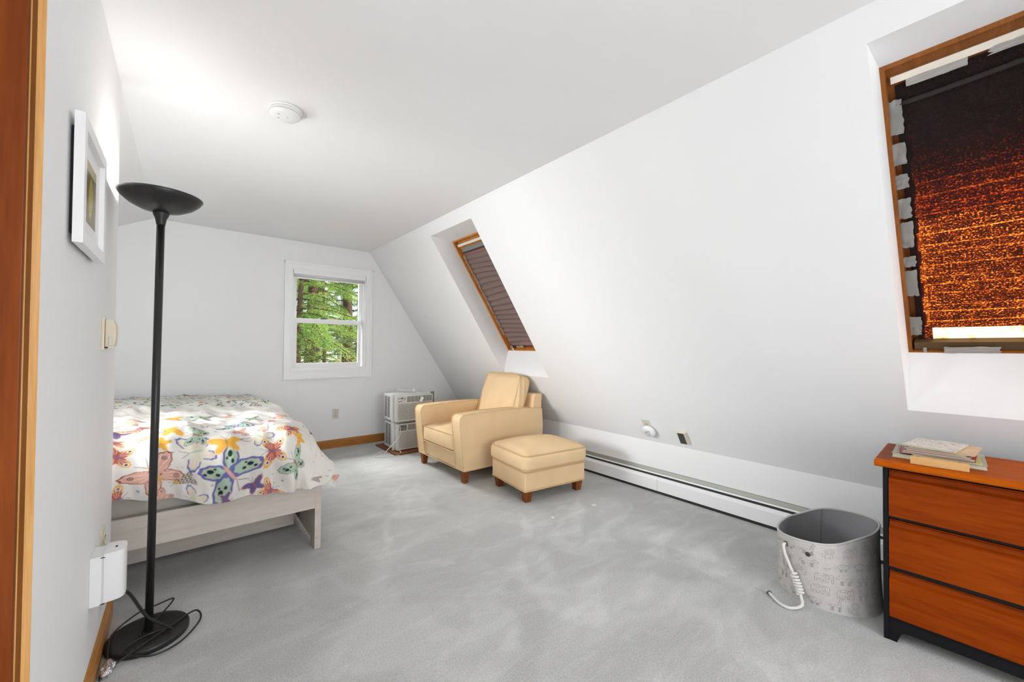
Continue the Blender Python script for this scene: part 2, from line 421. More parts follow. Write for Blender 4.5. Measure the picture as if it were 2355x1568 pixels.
# end wall with window opening
WX0, WX1, WZ0, WZ1 = 0.918, 1.722, 0.925, 2.035
o = struct(boxes('wall_end', [((-2.3, YE, -0.02), (WX0, YE+0.12, 2.5)), ((WX1, YE, -0.02), (3.3, YE+0.12, 2.5)),
       ((WX0, YE, -0.02), (WX1, YE+0.12, WZ0)), ((WX0, YE, WZ1), (WX1, YE+0.12, 2.5))], M_wall))
BX0, BX1, BZ0, BZ1 = 0.35, 1.95, 0.75, 2.05
struct(boxes('wall_back', [((-0.4, YB-0.1, -0.02), (BX0, YB, 2.5)), ((BX1, YB-0.1, -0.02), (3.3, YB, 2.5)),
       ((BX0, YB-0.1, -0.02), (BX1, YB, BZ0)), ((BX0, YB-0.1, BZ1), (BX1, YB, 2.5))], M_wall))
# sloped wall with two skylight openings and a rear one added for fill light
SKY = {'far': (2.770, 3.475, 0.0), 'near': (-0.419, 0.286, 0.033), 'rear': (-1.80, -1.10, 0.0)}
S_TOP, S_BOT = 0.114, 1.752
ycuts = [YB-0.1]; 
for k in ('rear', 'near', 'far'): ycuts += [SKY[k][0], SKY[k][1]]
ycuts += [YE+0.05]
V, Fc = [], []
def quad(V, Fc, pts):
    i = len(V); V.extend(pts); Fc.append((i, i+1, i+2, i+3))
for i in range(len(ycuts)-1):
    y0, y1 = ycuts[i], ycuts[i+1]
    spans = [(-0.05, LS+0.03)] if i % 2 == 0 else [(-0.05, S_TOP), (S_BOT, LS+0.03)]
    for s0, s1 in spans:
        quad(V, Fc, [slope_pt(s0, y0), slope_pt(s1, y0), slope_pt(s1, y1), slope_pt(s0, y1)])
struct(mesh('wall_right_slope', V, Fc, M_wall))

# baseboards
BB = [(0, 0), (0.013, 0), (0.013, 0.075), (0.009, 0.085), (0.004, 0.095), (0, 0.097)]
struct(prism('baseboard_left', [(XL+a, z) for a, z in BB], 'y', 1.17, YCOR, M_oak))
struct(prism('baseboard_end', [(YE-a, z) for a, z in BB], 'x', -2.2, 2.9, M_oakx))

# ------------------------------------------------------------------ door and casing on the left
d1 = struct(thing('door_1', None, None, (XL, 1.186, 0)))
prof = [(0.0, 0.0), (0.0, 0.012), (-0.004, 0.0165), (-0.011, 0.0175), (-0.014, 0.0120), (-0.026, 0.0125), (-0.040, 0.0170),
        (-0.042, 0.0115), (-0.045, 0.0145), (-0.057, 0.0165), (-0.0585, 0.015), (-0.0585, 0.0)]
prism('door_casing', [(d, y) for y, d in prof], 'z', 0.0, 2.14, M_casing, d1)
box('door_jamb', (-0.13, -0.0605, 0.0), (0.0155, -0.0585, 2.06), M_jamb2, d1)
box('jamb_highlight', (0.0075, -0.0622, 0.0), (0.0095, -0.0603, 2.06), M_casing, d1, 0.0005)  # painted highlight: pale strip along the edge
box('door_stop', (-0.13, -0.075, 0.0), (0.0078, -0.0605, 2.06), M_jamb, d1, 0.0012)
box('door_leaf', (-1.02, -0.935, 0.01), (-0.13, -0.90, 2.05), M_jamb, d1, 0.003)
# ------------------------------------------------------------------ double-hung window in the end wall
w1 = struct(thing('window_1', None, None, (WX0, YE, WZ0)))
W, H = WX1-WX0, WZ1-WZ0
def casing(name, lo, hi, axis):   # stepped moulding, built as three steps
    pass
cw = 0.082
for nm, (x0, x1, z0, z1) in {'l': (-cw, 0, -cw-.025, H+cw), 'r': (W, W+cw-.012, -cw-.025, H+cw), 't': (0, W, H, H+cw), 'b': (0, W, -cw-.025, 0)}.items():
    bm = bmesh.new()
    bm_box(bm, (x0, -0.016, z0), (x1, 0, z1))
    if nm in 'lr':
        o_ = x0 if nm == 'l' else x1-0.022
        bm_box(bm, (o_, -0.023, z0), (o_+0.022, -0.014, z1))
        i_ = x1-0.024 if nm == 'l' else x0+0.012
        bm_box(bm, (i_, -0.0195, z0+cw*.8), (i_+0.012, -0.014, z1-cw*.8))
    else:
        o_ = z1-0.022 if nm == 't' else z0
        bm_box(bm, (x0-cw-0.0006, -0.0236, o_-0.0004), (x1+cw-.0114, -0.0141, o_+0.0224))
        i_ = z0+0.012 if nm == 't' else z1-0.024
        bm_box(bm, (x0-.0125, -0.0199, i_), (x1+.0125, -0.0142, i_+0.012))
    from_bm('window_casing', bm, M_trimw, w1)
boxes('window_jamb', [((0, 0, 0), (0.018, 0.12, H)), ((W-0.018, 0, 0), (W, 0.12, H)), ((0.018, 0, H-0.018), (W-0.018, 0.12, H)), ((0.018, 0, 0), (W-0.018, 0.12, 0.018)),
      ((W-0.030, 0.018, 0.018), (W-0.018, 0.028, H-0.018)), ((W-0.030, 0.062, 0.018), (W-0.018, 0.068, H-0.018))], M_trimw, w1)
def sash(x0, x1, z0, z1, y0, y1, st, top, bot):
    s = boxes('window_sash', [((x0, y0, z0), (x0+st, y1, z1)), ((x1-st, y0, z0), (x1, y1, z1)),
              ((x0+st, y0, z0), (x1-st, y1, z0+bot)), ((x0+st, y0, z1-top), (x1-st, y1, z1))], M_trimw, w1)
    box('pane', (x0+st, (y0+y1)/2-0.002, z0+bot), (x1-st, (y0+y1)/2+0.002, z1-top), M_glass, s)
    return s
zm = 1.475-WZ0
sash(0.018, W-0.045, 0.018, zm+0.022, 0.030, 0.062, 0.034, 0.052, 0.050)
sash(0.018, W-0.030, zm-0.022, H-0.018, 0.068, 0.100, 0.034, 0.05, 0.048)
box('sash_lock', (0.30, 0.035, zm+0.022), (0.36, 0.058, zm+0.034), M_dark, w1, 0.004)
# dormer window over the bed
w6 = struct(thing('window_6', None, None, (XD, DY0, DZ0)))
boxes('window_frame', [((-0.09, 0, 0), (-0.01, 0.05, DZ1-DZ0)), ((-0.09, DY1-DY0-0.05, 0), (-0.01, DY1-DY0, DZ1-DZ0)), ((-0.09, 0, 0), (-0.01, DY1-DY0, 0.05)),
      ((-0.09, 0, DZ1-DZ0-0.05), (-0.01, DY1-DY0, DZ1-DZ0)), ((-0.09, (DY1-DY0)/2-0.03, 0), (-0.01, (DY1-DY0)/2+0.03, DZ1-DZ0))], M_trimw, w6)
box('pane', (-0.05, 0.05, 0.05), (-0.046, DY1-DY0-0.05, DZ1-DZ0-0.05), M_glass, w6)
# unseen back window, added to let daylight in from behind the camera
w4 = struct(thing('window_4', None, None, (BX0, YB, BZ0)))
bw, bh = BX1-BX0, BZ1-BZ0
boxes('window_frame', [((0, -0.09, 0), (0.05, -0.01, bh)), ((bw-0.05, -0.09, 0), (bw, -0.01, bh)), ((0, -0.09, 0), (bw, -0.01, 0.05)),
      ((0, -0.09, bh-0.05), (bw, -0.01, bh)), ((bw/2-0.03, -0.09, 0), (bw/2+0.03, -0.01, bh))], M_trimw, w4)
box('pane', (0.05, -0.05, 0.05), (bw-0.05, -0.046, bh-0.05), M_glass, w4)

# ------------------------------------------------------------------ skylights: well, frame, sash, pane
LF = 1.311
M_skydark = wood('backlit_shade_pine', (0.20, 0.062, 0.010), (0.36, 0.125, 0.026), (1.0, 8, 1.0), 4.0, 0.3)  # darker copy of the skylight pine, with the near frame's backlit shade put in
def make_sky(key, n):
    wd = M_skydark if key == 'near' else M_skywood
    y0, y1, lift = SKY[key]
    T = np.array([2.065, 0, 2.244])-SL*lift
    def P(s, y, o): return T+SL*s+np.array([0, y, 0])+NS*o
    w = struct(thing('window_%d' % n, None, None, tuple(P(LF, y0, 0))))
    org = np.array(w.location)
    def rel(pts): return [np.array(p)-org for p in pts]
    # plastered well: flat head, nearly plumb sill, two cheeks
    a, b = slope_pt(S_TOP, y0), slope_pt(S_TOP, y1); c, d = slope_pt(S_BOT, y0), slope_pt(S_BOT, y1)
    fa, fb, fc, fd = P(0, y0, 0), P(0, y1, 0), P(LF, y0, 0), P(LF, y1, 0)
    for pts in ((a, fa, fb, b), (c, d, fd, fc), (a, c, fc, fa), (b, fb, fd, d)):
        mesh('skylight_well', rel(pts), [(0, 1, 2, 3)], M_wall, w)
    def bar(name, s0, s1, ya, yb, o0, o1, mat, parent=w):
        V = [P(s, y, o)-org for s in (s0, s1) for y in (ya, yb) for o in (o0, o1)]
        fs = [(0, 1, 3, 2), (4, 6, 7, 5), (0, 4, 5, 1), (2, 3, 7, 6), (0, 2, 6, 4), (1, 5, 7, 3)]
        return mesh(name, V, fs, mat, parent)
    fw = 0.014
    bar('skylight_frame', -0.02, LF+0.02, y0-0.01, y0+fw, -0.002, 0.13, wd)
    bar('skylight_frame', -0.02, LF+0.02, y1-fw, y1+0.01, -0.002, 0.13, wd)
    bar('skylight_frame', -0.02, fw, y0, y1, -0.003, 0.13, wd)
    bar('skylight_frame', LF-fw*0.5, LF+0.02, y0, y1, -0.003, 0.13, wd)
    sw = 0.05
    bar('skylight_sash', fw, LF-fw*0.5, y0+fw+0.002, y0+fw+sw, 0.045, 0.115, wd)
    bar('skylight_sash', fw, LF-fw*0.5, y1-fw-sw, y1-fw-0.002, 0.045, 0.115, wd)
    bar('skylight_sash', fw+0.004, fw+0.095, y0+fw, y1-fw, 0.040, 0.115, wd)
    bar('skylight_sash', LF-fw*0.5-sw, LF-fw*0.5, y0+fw, y1-fw, 0.045, 0.115, wd)
    bar('pane', fw, LF-fw*0.5, y0+fw, y1-fw, 0.095, 0.099, M_glass)
    bar('handle_bar', 0.050, 0.075, y0+fw+0.012, y1-fw-0.012, 0.016, 0.038, M_handle)
    return w, P
wf, PF = make_sky('far', 2)
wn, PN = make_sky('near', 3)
wr, PR = make_sky('rear', 5)  # unseen skylight, added as an opening for the rear fill

# ------------------------------------------------------------------ bed
bed = thing('bed_frame', 'whitewashed wooden bed frame with open space underneath', 'bed', (0.62, 2.55, 0))
def bb(name, a, b, mat, parent=bed, bev=0.002): return box(name, a, b, mat, parent, bev)
bb('footboard', (-1.62, 0.0, 0.238), (-0.012, 0.022, 0.388), M_bed)
bb('side_rail', (-0.010, 0.10, 0.035), (0.012, 2.25, 0.388), M_bed)
bb('bed_post', (-0.012, 0.0, 0.0), (0.022, 0.10, 0.388), M_bed)
bb('bed_post', (-1.655, 0.0, 0.0), (-1.62, 0.10, 0.388), M_bed)
bb('side_rail', (-1.645, 0.10, 0.035), (-1.62, 2.25, 0.388), M_bed)
bb('cross_board', (-1.60, 0.39, 0.020), (-0.045, 0.41, 0.235), M_bed)
bb('headboard', (-1.655, 2.25, 0.0), (0.022, 2.28, 0.60), M_bed)
for k in range(9):
    bb('bed_slat', (-1.62, 0.16+k*0.24, 0.240), (-0.010, 0.24+k*0.24, 0.258), M_bed)
for zz in (0.10, 0.17):
    lathe('screw_cap', [(0, 0), (0.004, 0), (0.004, 0.0012), (0, 0.0016)], M_steel, bed, 10, M=Matrix.Translation((-0.012, 0.045, zz))@Matrix.Rotation(-math.pi/2, 4, 'Y'))
mat_o = cushion('mattress', (1.58, 2.06, 0.24), M_sheet, None, Matrix.Translation((-0.19, 3.67, 0.38)), puff=0.012, corner=0.05, n=12)
tag(mat_o, 'mattress in a beige fitted sheet showing under the duvet edge', 'mattress')

# duvet with printed butterflies: a dense sheet draped over mattress edge and corner
def smoothnoise(shape_u, shape_v, su, sv, seed):
    """value noise evaluated on arrays of coordinates"""
    rs = np.random.RandomState(seed); G = rs.rand(64, 64)*2-1
    x = (shape_u/su) % 64; y = (shape_v/sv) % 64
    x0 = np.floor(x).astype(int) % 64; y0 = np.floor(y).astype(int) % 64; fx = x-np.floor(x); fy = y-np.floor(y)
    fx = fx*fx*(3-2*fx); fy = fy*fy*(3-2*fy); x1 = (x0+1) % 64; y1 = (y0+1) % 64
    return G[x0, y0]*(1-fx)*(1-fy)+G[x1, y0]*fx*(1-fy)+G[x0, y1]*(1-fx)*fy+G[x1, y1]*fx*fy
ug = np.concatenate([np.arange(-1.12, -0.46, 0.03), np.arange(-0.46, 0.965, 0.0033)])
vg = np.concatenate([np.arange(-0.415, 1.25, 0.0033), np.arange(1.25, 2.12, 0.0075)])     # from the foot hem to the head
Uc, Vc = np.meshgrid(ug, vg, indexing='ij')
XE, YF, RR = 0.475, 2.725, 0.20
hem = 0.010*np.sin(Uc*5.0+0.6)+0.008*np.sin(Uc*13)+0.05*np.clip((Uc-0.05)/0.6, 0, 1)-0.05*np.clip((0.1-Uc)/0.4, 0, 1)
Vs = np.where(Vc < 0, Vc*(1+hem/0.4), Vc)
du = np.maximum(Uc-XE, 0); dv = np.maximum(-Vs, 0)
d = np.hypot(du, dv); d = np.where(d > 0.38, 0.38+(d-0.38)*(1-0.55*np.minimum(1, 2*du*dv/np.maximum(d*d, 1e-9))), d); d_ = np.hypot(du, dv); ux = du/np.maximum(d_, 1e-6); vy = dv/np.maximum(d_, 1e-6)
arc = RR*math.pi/2
flare = 0.10+0.62*ux
outw = np.where(d < arc, RR*np.sin(np.minimum(d, arc)/RR), RR+(d-arc)*flare)
drop = np.where(d < arc, RR*(1-np.cos(np.minimum(d, arc)/RR)), RR+(d-arc)*np.sqrt(1-flare**2))
Xd = np.minimum(Uc, XE)+outw*ux; Yd = YF+np.maximum(Vs, 0)-outw*vy
ztop = 0.715+0.030*np.clip((0.35-Uc)/0.8, 0, 1)+0.028*np.exp(-((Vs-1.30)/0.25)**2)-0.015*np.exp(-((Vs-0.95)/0.16)**2)-0.05*np.clip((Vs-1.85)/0.3, 0, 1)
Zd = ztop-drop
b1 = smoothnoise(Uc+3, Vs+3, 0.23, 0.27, 1)*0.022+smoothnoise(Uc+3, Vs+3, 0.10, 0.13, 2)*0.013+smoothnoise(Uc+0.4*Vs+5, Vs-0.5*Uc+5, 0.045, 0.12, 3)*0.008
fold = np.clip(d/0.3, 0, 1)*(0.020*np.sin(Uc*21+2.5*np.sin(Vs*6))+0.012*np.sin(Uc*43+1.0+3*Vs))*vy
crease = np.clip(d/0.2, 0, 1)*smoothnoise(Uc+7, Vs*0.35+7, 0.035, 0.10, 5)*0.010
nz = np.cos(np.minimum(d, arc)/RR); no = np.sin(np.minimum(d, arc)/RR)
disp = b1+fold+crease
Zd = Zd+disp*nz; Xd = Xd+disp*no*ux; Yd = Yd-disp*no*vy
Yd = np.minimum(Yd, 4.915)
nu, nv = Uc.shape
duv_pts = np.stack([Xd.ravel(), Yd.ravel(), Zd.ravel()], 1)
ii = np.arange(nu*nv).reshape(nu, nv)
duv_faces = np.stack([ii[:-1, :-1].ravel(), ii[1:, :-1].ravel(), ii[1:, 1:].ravel(), ii[:-1, 1:].ravel()], 1)

# print: colours in cloth space, sampled three by three around each vertex and averaged
pos_u, pos_v = ug, vg
off3 = np.array([-1/3, 0, 1/3])
ugp = (ug[:, None]+off3*np.gradient(ug)[:, None]).ravel(); vgp = (vg[:, None]+off3*np.gradient(vg)[:, None]).ravel()
Up, Vp = np.meshgrid(ugp, vgp, indexing='ij'); mu, mv = Up.shape
CR = np.empty((mu, mv, 3)); CR[:] = (0.76, 0.73, 0.685)
def paint(mask, col, a=1.0): CR[mask] = CR[mask]*(1-a)+np.array(col)*a
rs = np.random.RandomState(11)
VF = 1.06                                   # beyond this the folded-back side with its small floral print
dotc = [(0.19, 0.22, 0.42), (0.72, 0.42, 0.35), (0.42, 0.52, 0.42), (0.74, 0.50, 0.40), (0.25, 0.30, 0.46)]
for k in range(420):
    cu, cv = rs.uniform(-0.46, 0.95), rs.uniform(-0.5, VF); r = rs.uniform(0.004, 0.0075)
    iu = np.abs(ugp-cu) < 0.012; iv = np.abs(vgp-cv) < 0.012
    sub = np.ix_(iu, iv)
    mk = ((Up[sub]-cu)**2+(Vp[sub]-cv)**2) < r*r
    cc = CR[sub]; cc[mk] = cc[mk]*0.2+np.array(dotc[k % 5] if k % 3 else (0.76, 0.58, 0.50))*0.8; CR[sub] = cc
RUST, BLUE, GREEN, PINK, ORNG, DKG, PALE, MAUVE = (0.46, 0.12, 0.085), (0.145, 0.165, 0.40), (0.42, 0.55, 0.42), (0.72, 0.40, 0.31), (0.78, 0.42, 0.075), (0.02, 0.035, 0.04), (0.70, 0.66, 0.55), (0.17, 0.13, 0.27)
px_u, px_v, px_d = project(duv_pts)
def cloth_at(px, py):
    dist = (px_u-px)**2+(px_v-py)**2
    near = np.where(dist < 36)[0]
    k = near[np.argmin(px_d[near])] if len(near) else int(np.argmin(dist))
    return Uc.ravel()[k], Vc.ravel()[k]
def butterfly(zx, zy, hx, hy, size, kind):
    """zx,zy body centre and hx,hy a point ahead of the head, both as photo pixels; size = half span in metres"""
    cu, cv = cloth_at(zx, zy); tu, tv = cloth_at(hx, hy)
    ang = math.atan2(tv-cv, tu-cu); size = size*0.70
    box_ = 1.35*size
    iu = np.where(np.abs(ugp-cu) < box_)[0]; iv = np.where(np.abs(vgp-cv) < box_)[0]
    if not len(iu) or not len(iv): return
    sl = np.ix_(iu, iv)
    a = (Up[sl]-cu)*math.cos(ang)+(Vp[sl]-cv)*math.sin(ang); b = -(Up[sl]-cu)*math.sin(ang)+(Vp[sl]-cv)*math.cos(ang)
    a, b = a/size, np.abs(b)/size; bs = -(Up[sl]-cu)*math.sin(ang)+(Vp[sl]-cv)*math.cos(ang)
    def ell(ca, cb, ra, rb, rot):
        c, s = math.cos(rot), math.sin(rot); p = (a-ca)*c+(b-cb)*s; q = -(a-ca)*s+(b-cb)*c
        th = np.arctan2(q/rb, p/ra)
        return np.sqrt((p/ra)**2+(q/rb)**2)*(1+0.05*np.sin(th*9)), p, q
    sub = CR[sl]
    def put(mask, col): sub[mask] = col
    if kind == 'moth':
        w = (a < 0.45) & (a > -0.75) & (b < 0.14+0.40*(0.45-a)) & ((a > -0.62) | (b > 0.15))
        st = np.sin(a*26+7*np.sin(b*13)) > 0.05
        put(w, (0.74, 0.66, 0.58)); put(w & st, (0.03, 0.025, 0.03))
        put((a > 0.38) & ((a-0.52)**2+b**2 < 0.03), ORNG)
        put((a > 0.6) & (a < 1.0) & (np.abs(b-(a-0.55)*0.5) < 0.02), (0.25, 0.2, 0.18))
    else:
        pal = {'rust': (RUST, ORNG, (0.80, 0.62, 0.48), BLUE), 'pink': (PINK, RUST, (0.80, 0.62, 0.52), ORNG), 'blue': (GREEN, BLUE, (0.78, 0.55, 0.30), PINK),
               'green': (GREEN, (0.30, 0.42, 0.33), (0.62, 0.68, 0.55), RUST), 'pale': (PALE, BLUE, (0.74, 0.58, 0.47), GREEN),
               'orange': (ORNG, (0.78, 0.60, 0.45), (0.80, 0.62, 0.30), (0.60, 0.30, 0.08)), 'mauve': (MAUVE, (0.75, 0.42, 0.30), (0.78, 0.58, 0.50), RUST)}[kind]
        for (e, p, q), up in ((ell(-0.36, 0.36, 0.50, 0.27, 2.35), 0), (ell(0.26, 0.55, 0.64, 0.29, 1.02), 1)):
            put(e < 1, pal[0])
            edge = 0.74 if kind in ('blue', 'rust') else (0.84 if kind != 'pale' else 0.80)
            tip = (e < 1) & (e > edge) & ((p > -0.05) | (kind == 'blue'))
            put(tip, pal[1])
            put((e < edge) & (e > edge-0.06) & (p > -0.05), pal[2])
            if kind in ('pale', 'rust', 'pink'):
                ray = (np.sin(np.arctan2(b, a+0.02)*22) > 0.72) & (e < 0.72); put(ray, pal[2])
            if kind in ('rust',):
                er = np.hypot(p-0.26, q); put(er < 0.15, (0.80, 0.66, 0.55)); put(er < 0.075, DKG)
            if kind in ('green', 'pink'):
                er = np.hypot(p-0.22, q); put((er < 0.13) & (np.sin(er*90) > 0), (0.12, 0.10, 0.10))
                dd_ = (e < 0.97) & (e > 0.86) & (np.sin(np.arctan2(q, p)*20) > 0.35); put(dd_, (0.12, 0.08, 0.07))
            if kind in ('blue', 'green'):
                for (pa, qa, ra) in ((0.12, 0.04, 0.075), (-0.12, -0.05, 0.05), (0.28, -0.08, 0.045), (-0.02, 0.13, 0.035)):
                    put((((p-pa)/1.5)**2+(q-qa)**2 < ra*ra) & (e < edge), DKG)
        put(((a/0.36)**2+(b/0.055)**2) < 1, pal[3])
        put((a > 0.34) & (a < 0.75) & (np.abs(b-(a-0.3)*0.55) < 0.016), (0.25, 0.2, 0.18))
    CR[sl] = sub
def zb(x, y): return 240+x/3.337, 850+y/3.337
for (x, y, hx, hy, sz, kd) in [
    (95, 658, -60, 640, .115, 'rust'), (400, 790, 330, 730, .155, 'pink'), (625, 838, 480, 900, .085, 'moth'), (985, 790, 1040, 850, .185, 'blue'),
    (1300, 603, 1180, 620, .110, 'rust'), (1490, 712, 1440, 650, .120, 'green'), (1620, 820, 1540, 820, .075, 'moth'), (1815, 870, 1760, 880, .12, 'pink'),
    (720, 610, 600, 640, .130, 'pale'), (940, 535, 935, 500, .105, 'orange'), (1190, 490, 1110, 470, .105, 'pale'), (1450, 435, 1430, 410, .085, 'rust'),
    (1270, 378, 1200, 380, .085, 'rust'), (960, 337, 1060, 330, .080, 'pink'), (745, 347, 748, 320, .095, 'green'), (270, 432, 180, 435, .105, 'rust'),
    (195, 388, 110, 400, .10, 'pink'), (515, 360, 420, 370, .09, 'orange'), (755, 400, 660, 390, .09, 'pale'), (725, 445, 640, 450, .06, 'moth'),
    (720, 483, 640, 480, .09, 'green'), (520, 435, 620, 425, .09, 'orange'), (1010, 412, 1000, 440, .12, 'blue'), (1170, 885, 1130, 830, .075, 'mauve'),
    (1290, 920, 1330, 860, .085, 'rust'), (105, 1035, 130, 980, .085, 'rust'), (440, 1022, 400, 990, .07, 'pink'), (690, 1010, 600, 990, .09, 'pale'),
    (1700, 632, 1640, 590, .115, 'pale'), (1150, 358, 1230, 350, .085, 'green'), (1510, 512, 1460, 520, .06, 'orange'), (455, 562, 400, 545, .065, 'orange'),
    (1045, 460, 1120, 450, .075, 'pink'), (1350, 335, 1400, 345, .07, 'pink'), (110, 480, 200, 490, .08, 'mauve'), (330, 500, 400, 510, .08, 'pink'),
    (1630, 480, 1650, 520, .06, 'mauve'), (1215, 425, 1270, 415, .05, 'pink'), (100, 545, 180, 540, .07, 'rust'), (950, 1000, 1000, 985, .05, 'mauve')]:
    butterfly(*zb(x, y), *zb(hx, hy), sz, kd)
far = Vp > VF+0.03*np.sin(Up*9)
CR[far] = (0.70, 0.70, 0.645)
flc = [(0.05, 0.16, 0.14), (0.50, 0.16, 0.13), (0.06, 0.10, 0.16), (0.72, 0.42, 0.30), (0.16, 0.28, 0.17), (0.36, 0.30, 0.18), (0.02, 0.22, 0.18), (0.65, 0.36, 0.12)]
for k in range(1100):
    cu, cv = rs.uniform(-0.46, 0.9), rs.uniform(VF-0.02, 2.12); an = rs.uniform(0, 3.14)
    ra, rb = rs.uniform(0.006, 0.022), rs.uniform(0.003, 0.009)
    iu = np.where(np.abs(ugp-cu) < 0.024)[0]; iv = np.where(np.abs(vgp-cv) < 0.024)[0]
    if not len(iu) or not len(iv): continue
    sl = np.ix_(iu, iv); p = (Up[sl]-cu)*math.cos(an)+(Vp[sl]-cv)*math.sin(an); q = -(Up[sl]-cu)*math.sin(an)+(Vp[sl]-cv)*math.cos(an)
    sub = CR[sl]; mk = ((p/ra)**2+(q/rb)**2 < 1) & far[sl]
    if k % 9 == 0: mk = (np.hypot(p, q) < 0.018*np.abs(np.sin(2.5*np.arctan2(q, p)))) & far[sl]
    sub[mk] = flc[k % 8]; CR[sl] = sub
CR = CR.reshape(nu, 3, nv, 3, 3).mean(axis=(1, 3))
def make_duvet_mat():
    mt, nt, b = new_mat('butterfly_print_cotton')
    at = N(nt, 'ShaderNodeVertexColor', layer_name='print'); nt.links.new(at.outputs[0], b.inputs['Base Color'])
    b.inputs['Roughness'].default_value = 0.9; b.inputs['Specular IOR Level'].default_value = 0.1
    noise_bump(nt, b, 18, 0.25, 0.012, 6, 'Object', (1.0, 0.45, 1.0))
    return mt
me = bpy.data.meshes.new('duvet')
me.vertices.add(nu*nv); me.vertices.foreach_set('co', duv_pts.astype(np.float32).ravel())
nf = len(duv_faces); me.loops.add(nf*4); me.loops.foreach_set('vertex_index', duv_faces.astype(np.int32).ravel())
me.polygons.add(nf); me.polygons.foreach_set('loop_start', np.arange(0, nf*4, 4, dtype=np.int32)); me.polygons.foreach_set('loop_total', np.full(nf, 4, dtype=np.int32))
me.polygons.foreach_set('use_smooth', np.ones(nf, dtype=bool)); me.update(calc_edges=True); me.validate()
ca = me.color_attributes.new('print', 'FLOAT_COLOR', 'POINT')
ca.data.foreach_set('color', np.concatenate([CR.reshape(-1, 3), np.ones((nu*nv, 1))], 1).astype(np.float32).ravel())
me.materials.append(make_duvet_mat())
duvet = bpy.data.objects.new('duvet', me); COL.objects.link(duvet)
tag(duvet, 'white duvet printed with colourful butterflies draped over the bed', 'duvet')

# ------------------------------------------------------------------ armchair facing the bed
CX, CY = 1.83, 2.93
chair = thing('armchair', 'butter yellow upholstered armchair with wooden feet', 'armchair', (CX, CY, 0))
def arm_profile():
    ctrl = [(0.050, 0.112), (0.036, 0.25), (0.016, 0.42), (0.006, 0.53), (0.010, 0.567), (0.030, 0.590), (0.075, 0.598), (0.35, 0.604), (0.65, 0.600), (0.93, 0.585)]
    top = [tuple(p) for p in catmull([np.array(p) for p in ctrl], 4)]
    return top+[(0.972, 0.578), (0.985, 0.40), (0.965, 0.112)]
AP = arm_profile()
for y0, y1 in ((0.0, 0.135), (0.725, 0.86)):
    a_ = prism('armrest', AP, 'y', y0, y1, M_fabric, chair, 0.009, 3); auto_smooth(a_, 50)
    for yy in (y0+0.002, y1-0.002):
        tube('piping', [np.array([x-(0.002 if x < .5 else 0), yy, z+0.002]) for x, z in AP[1:-2]], 0.0035, M_piping, chair, 6)
bk = [(0.83, 0.112), (0.855, 0.44), (0.895, 0.705), (0.905, 0.722), (0.985, 0.724), (1.000, 0.712), (0.992, 0.585), (0.975, 0.112)]
bo = prism('back_frame', bk, 'y', 0.03, 0.83, M_fabric, chair, 0.012, 3); auto_smooth(bo, 50)
box('front_rail', (0.062, 0.13, 0.112), (0.10, 0.73, 0.245), M_fabric, chair, 0.012, 3)
box('seat_deck', (0.085, 0.12, 0.13), (0.90, 0.74, 0.255), M_fabric, chair, 0.01)
sc = cushion('seat_cushion', (0.76, 0.585, 0.145), M_fabric, chair, Matrix.Translation((0.405, 0.43, 0.335)), puff=0.034, corner=0.020, n=20)
for zz in (0.0705, -0.0705):
    tube('cushion_piping', [(p[0]+0.405, p[1]+0.43, p[2]+0.335-(0.002 if zz < 0 else -0.002)) for p in rect_loop(0.384, 0.297, zz, 0.03)], 0.004, M_piping, sc, 6, True)
Mb = Matrix.Translation((0.775, 0.40, 0.655))@Matrix.Rotation(math.radians(17), 4, 'Y')
bc = cushion('back_cushion', (0.15, 0.56, 0.49), M_fabric, chair, Mb, puff=0.075, corner=0.03, n=22, crown=0.35, wob=0.005, seed=3)
for sx in (0.068, -0.068):
    lp = []
    for (py, pz, _) in rect_loop(0.283, 0.247, 0, 0.045, 5):
        lp.append(Mb@Vector((sx+0.004*math.sin(py*17), py, pz)))
    tube('cushion_piping', lp, 0.004, M_piping, bc, 6, True)
def tapered_leg(parent, x, y, h, top=0.032, bot=0.021, mat=M_leg):
    V = [(x-bot, y-bot, 0), (x+bot, y-bot, 0), (x+bot, y+bot, 0), (x-bot, y+bot, 0), (x-top, y-top, h), (x+top, y-top, h), (x+top, y+top, h), (x-top, y+top, h)]
    return mesh('leg', V, [(3, 2, 1, 0), (4, 5, 6, 7), (0, 1, 5, 4), (1, 2, 6, 5), (2, 3, 7, 6), (3, 0, 4, 7)], mat, parent)
for x, y in ((0.09, 0.05), (0.09, 0.81), (0.92, 0.05), (0.92, 0.81)): tapered_leg(chair, x, y, 0.113)
tube('welt', [(p[0]+0.51, p[1]+0.43, 0.113) for p in rect_loop(0.458, 0.43, 0, 0.02)], 0.004, M_piping, chair, 6, True)

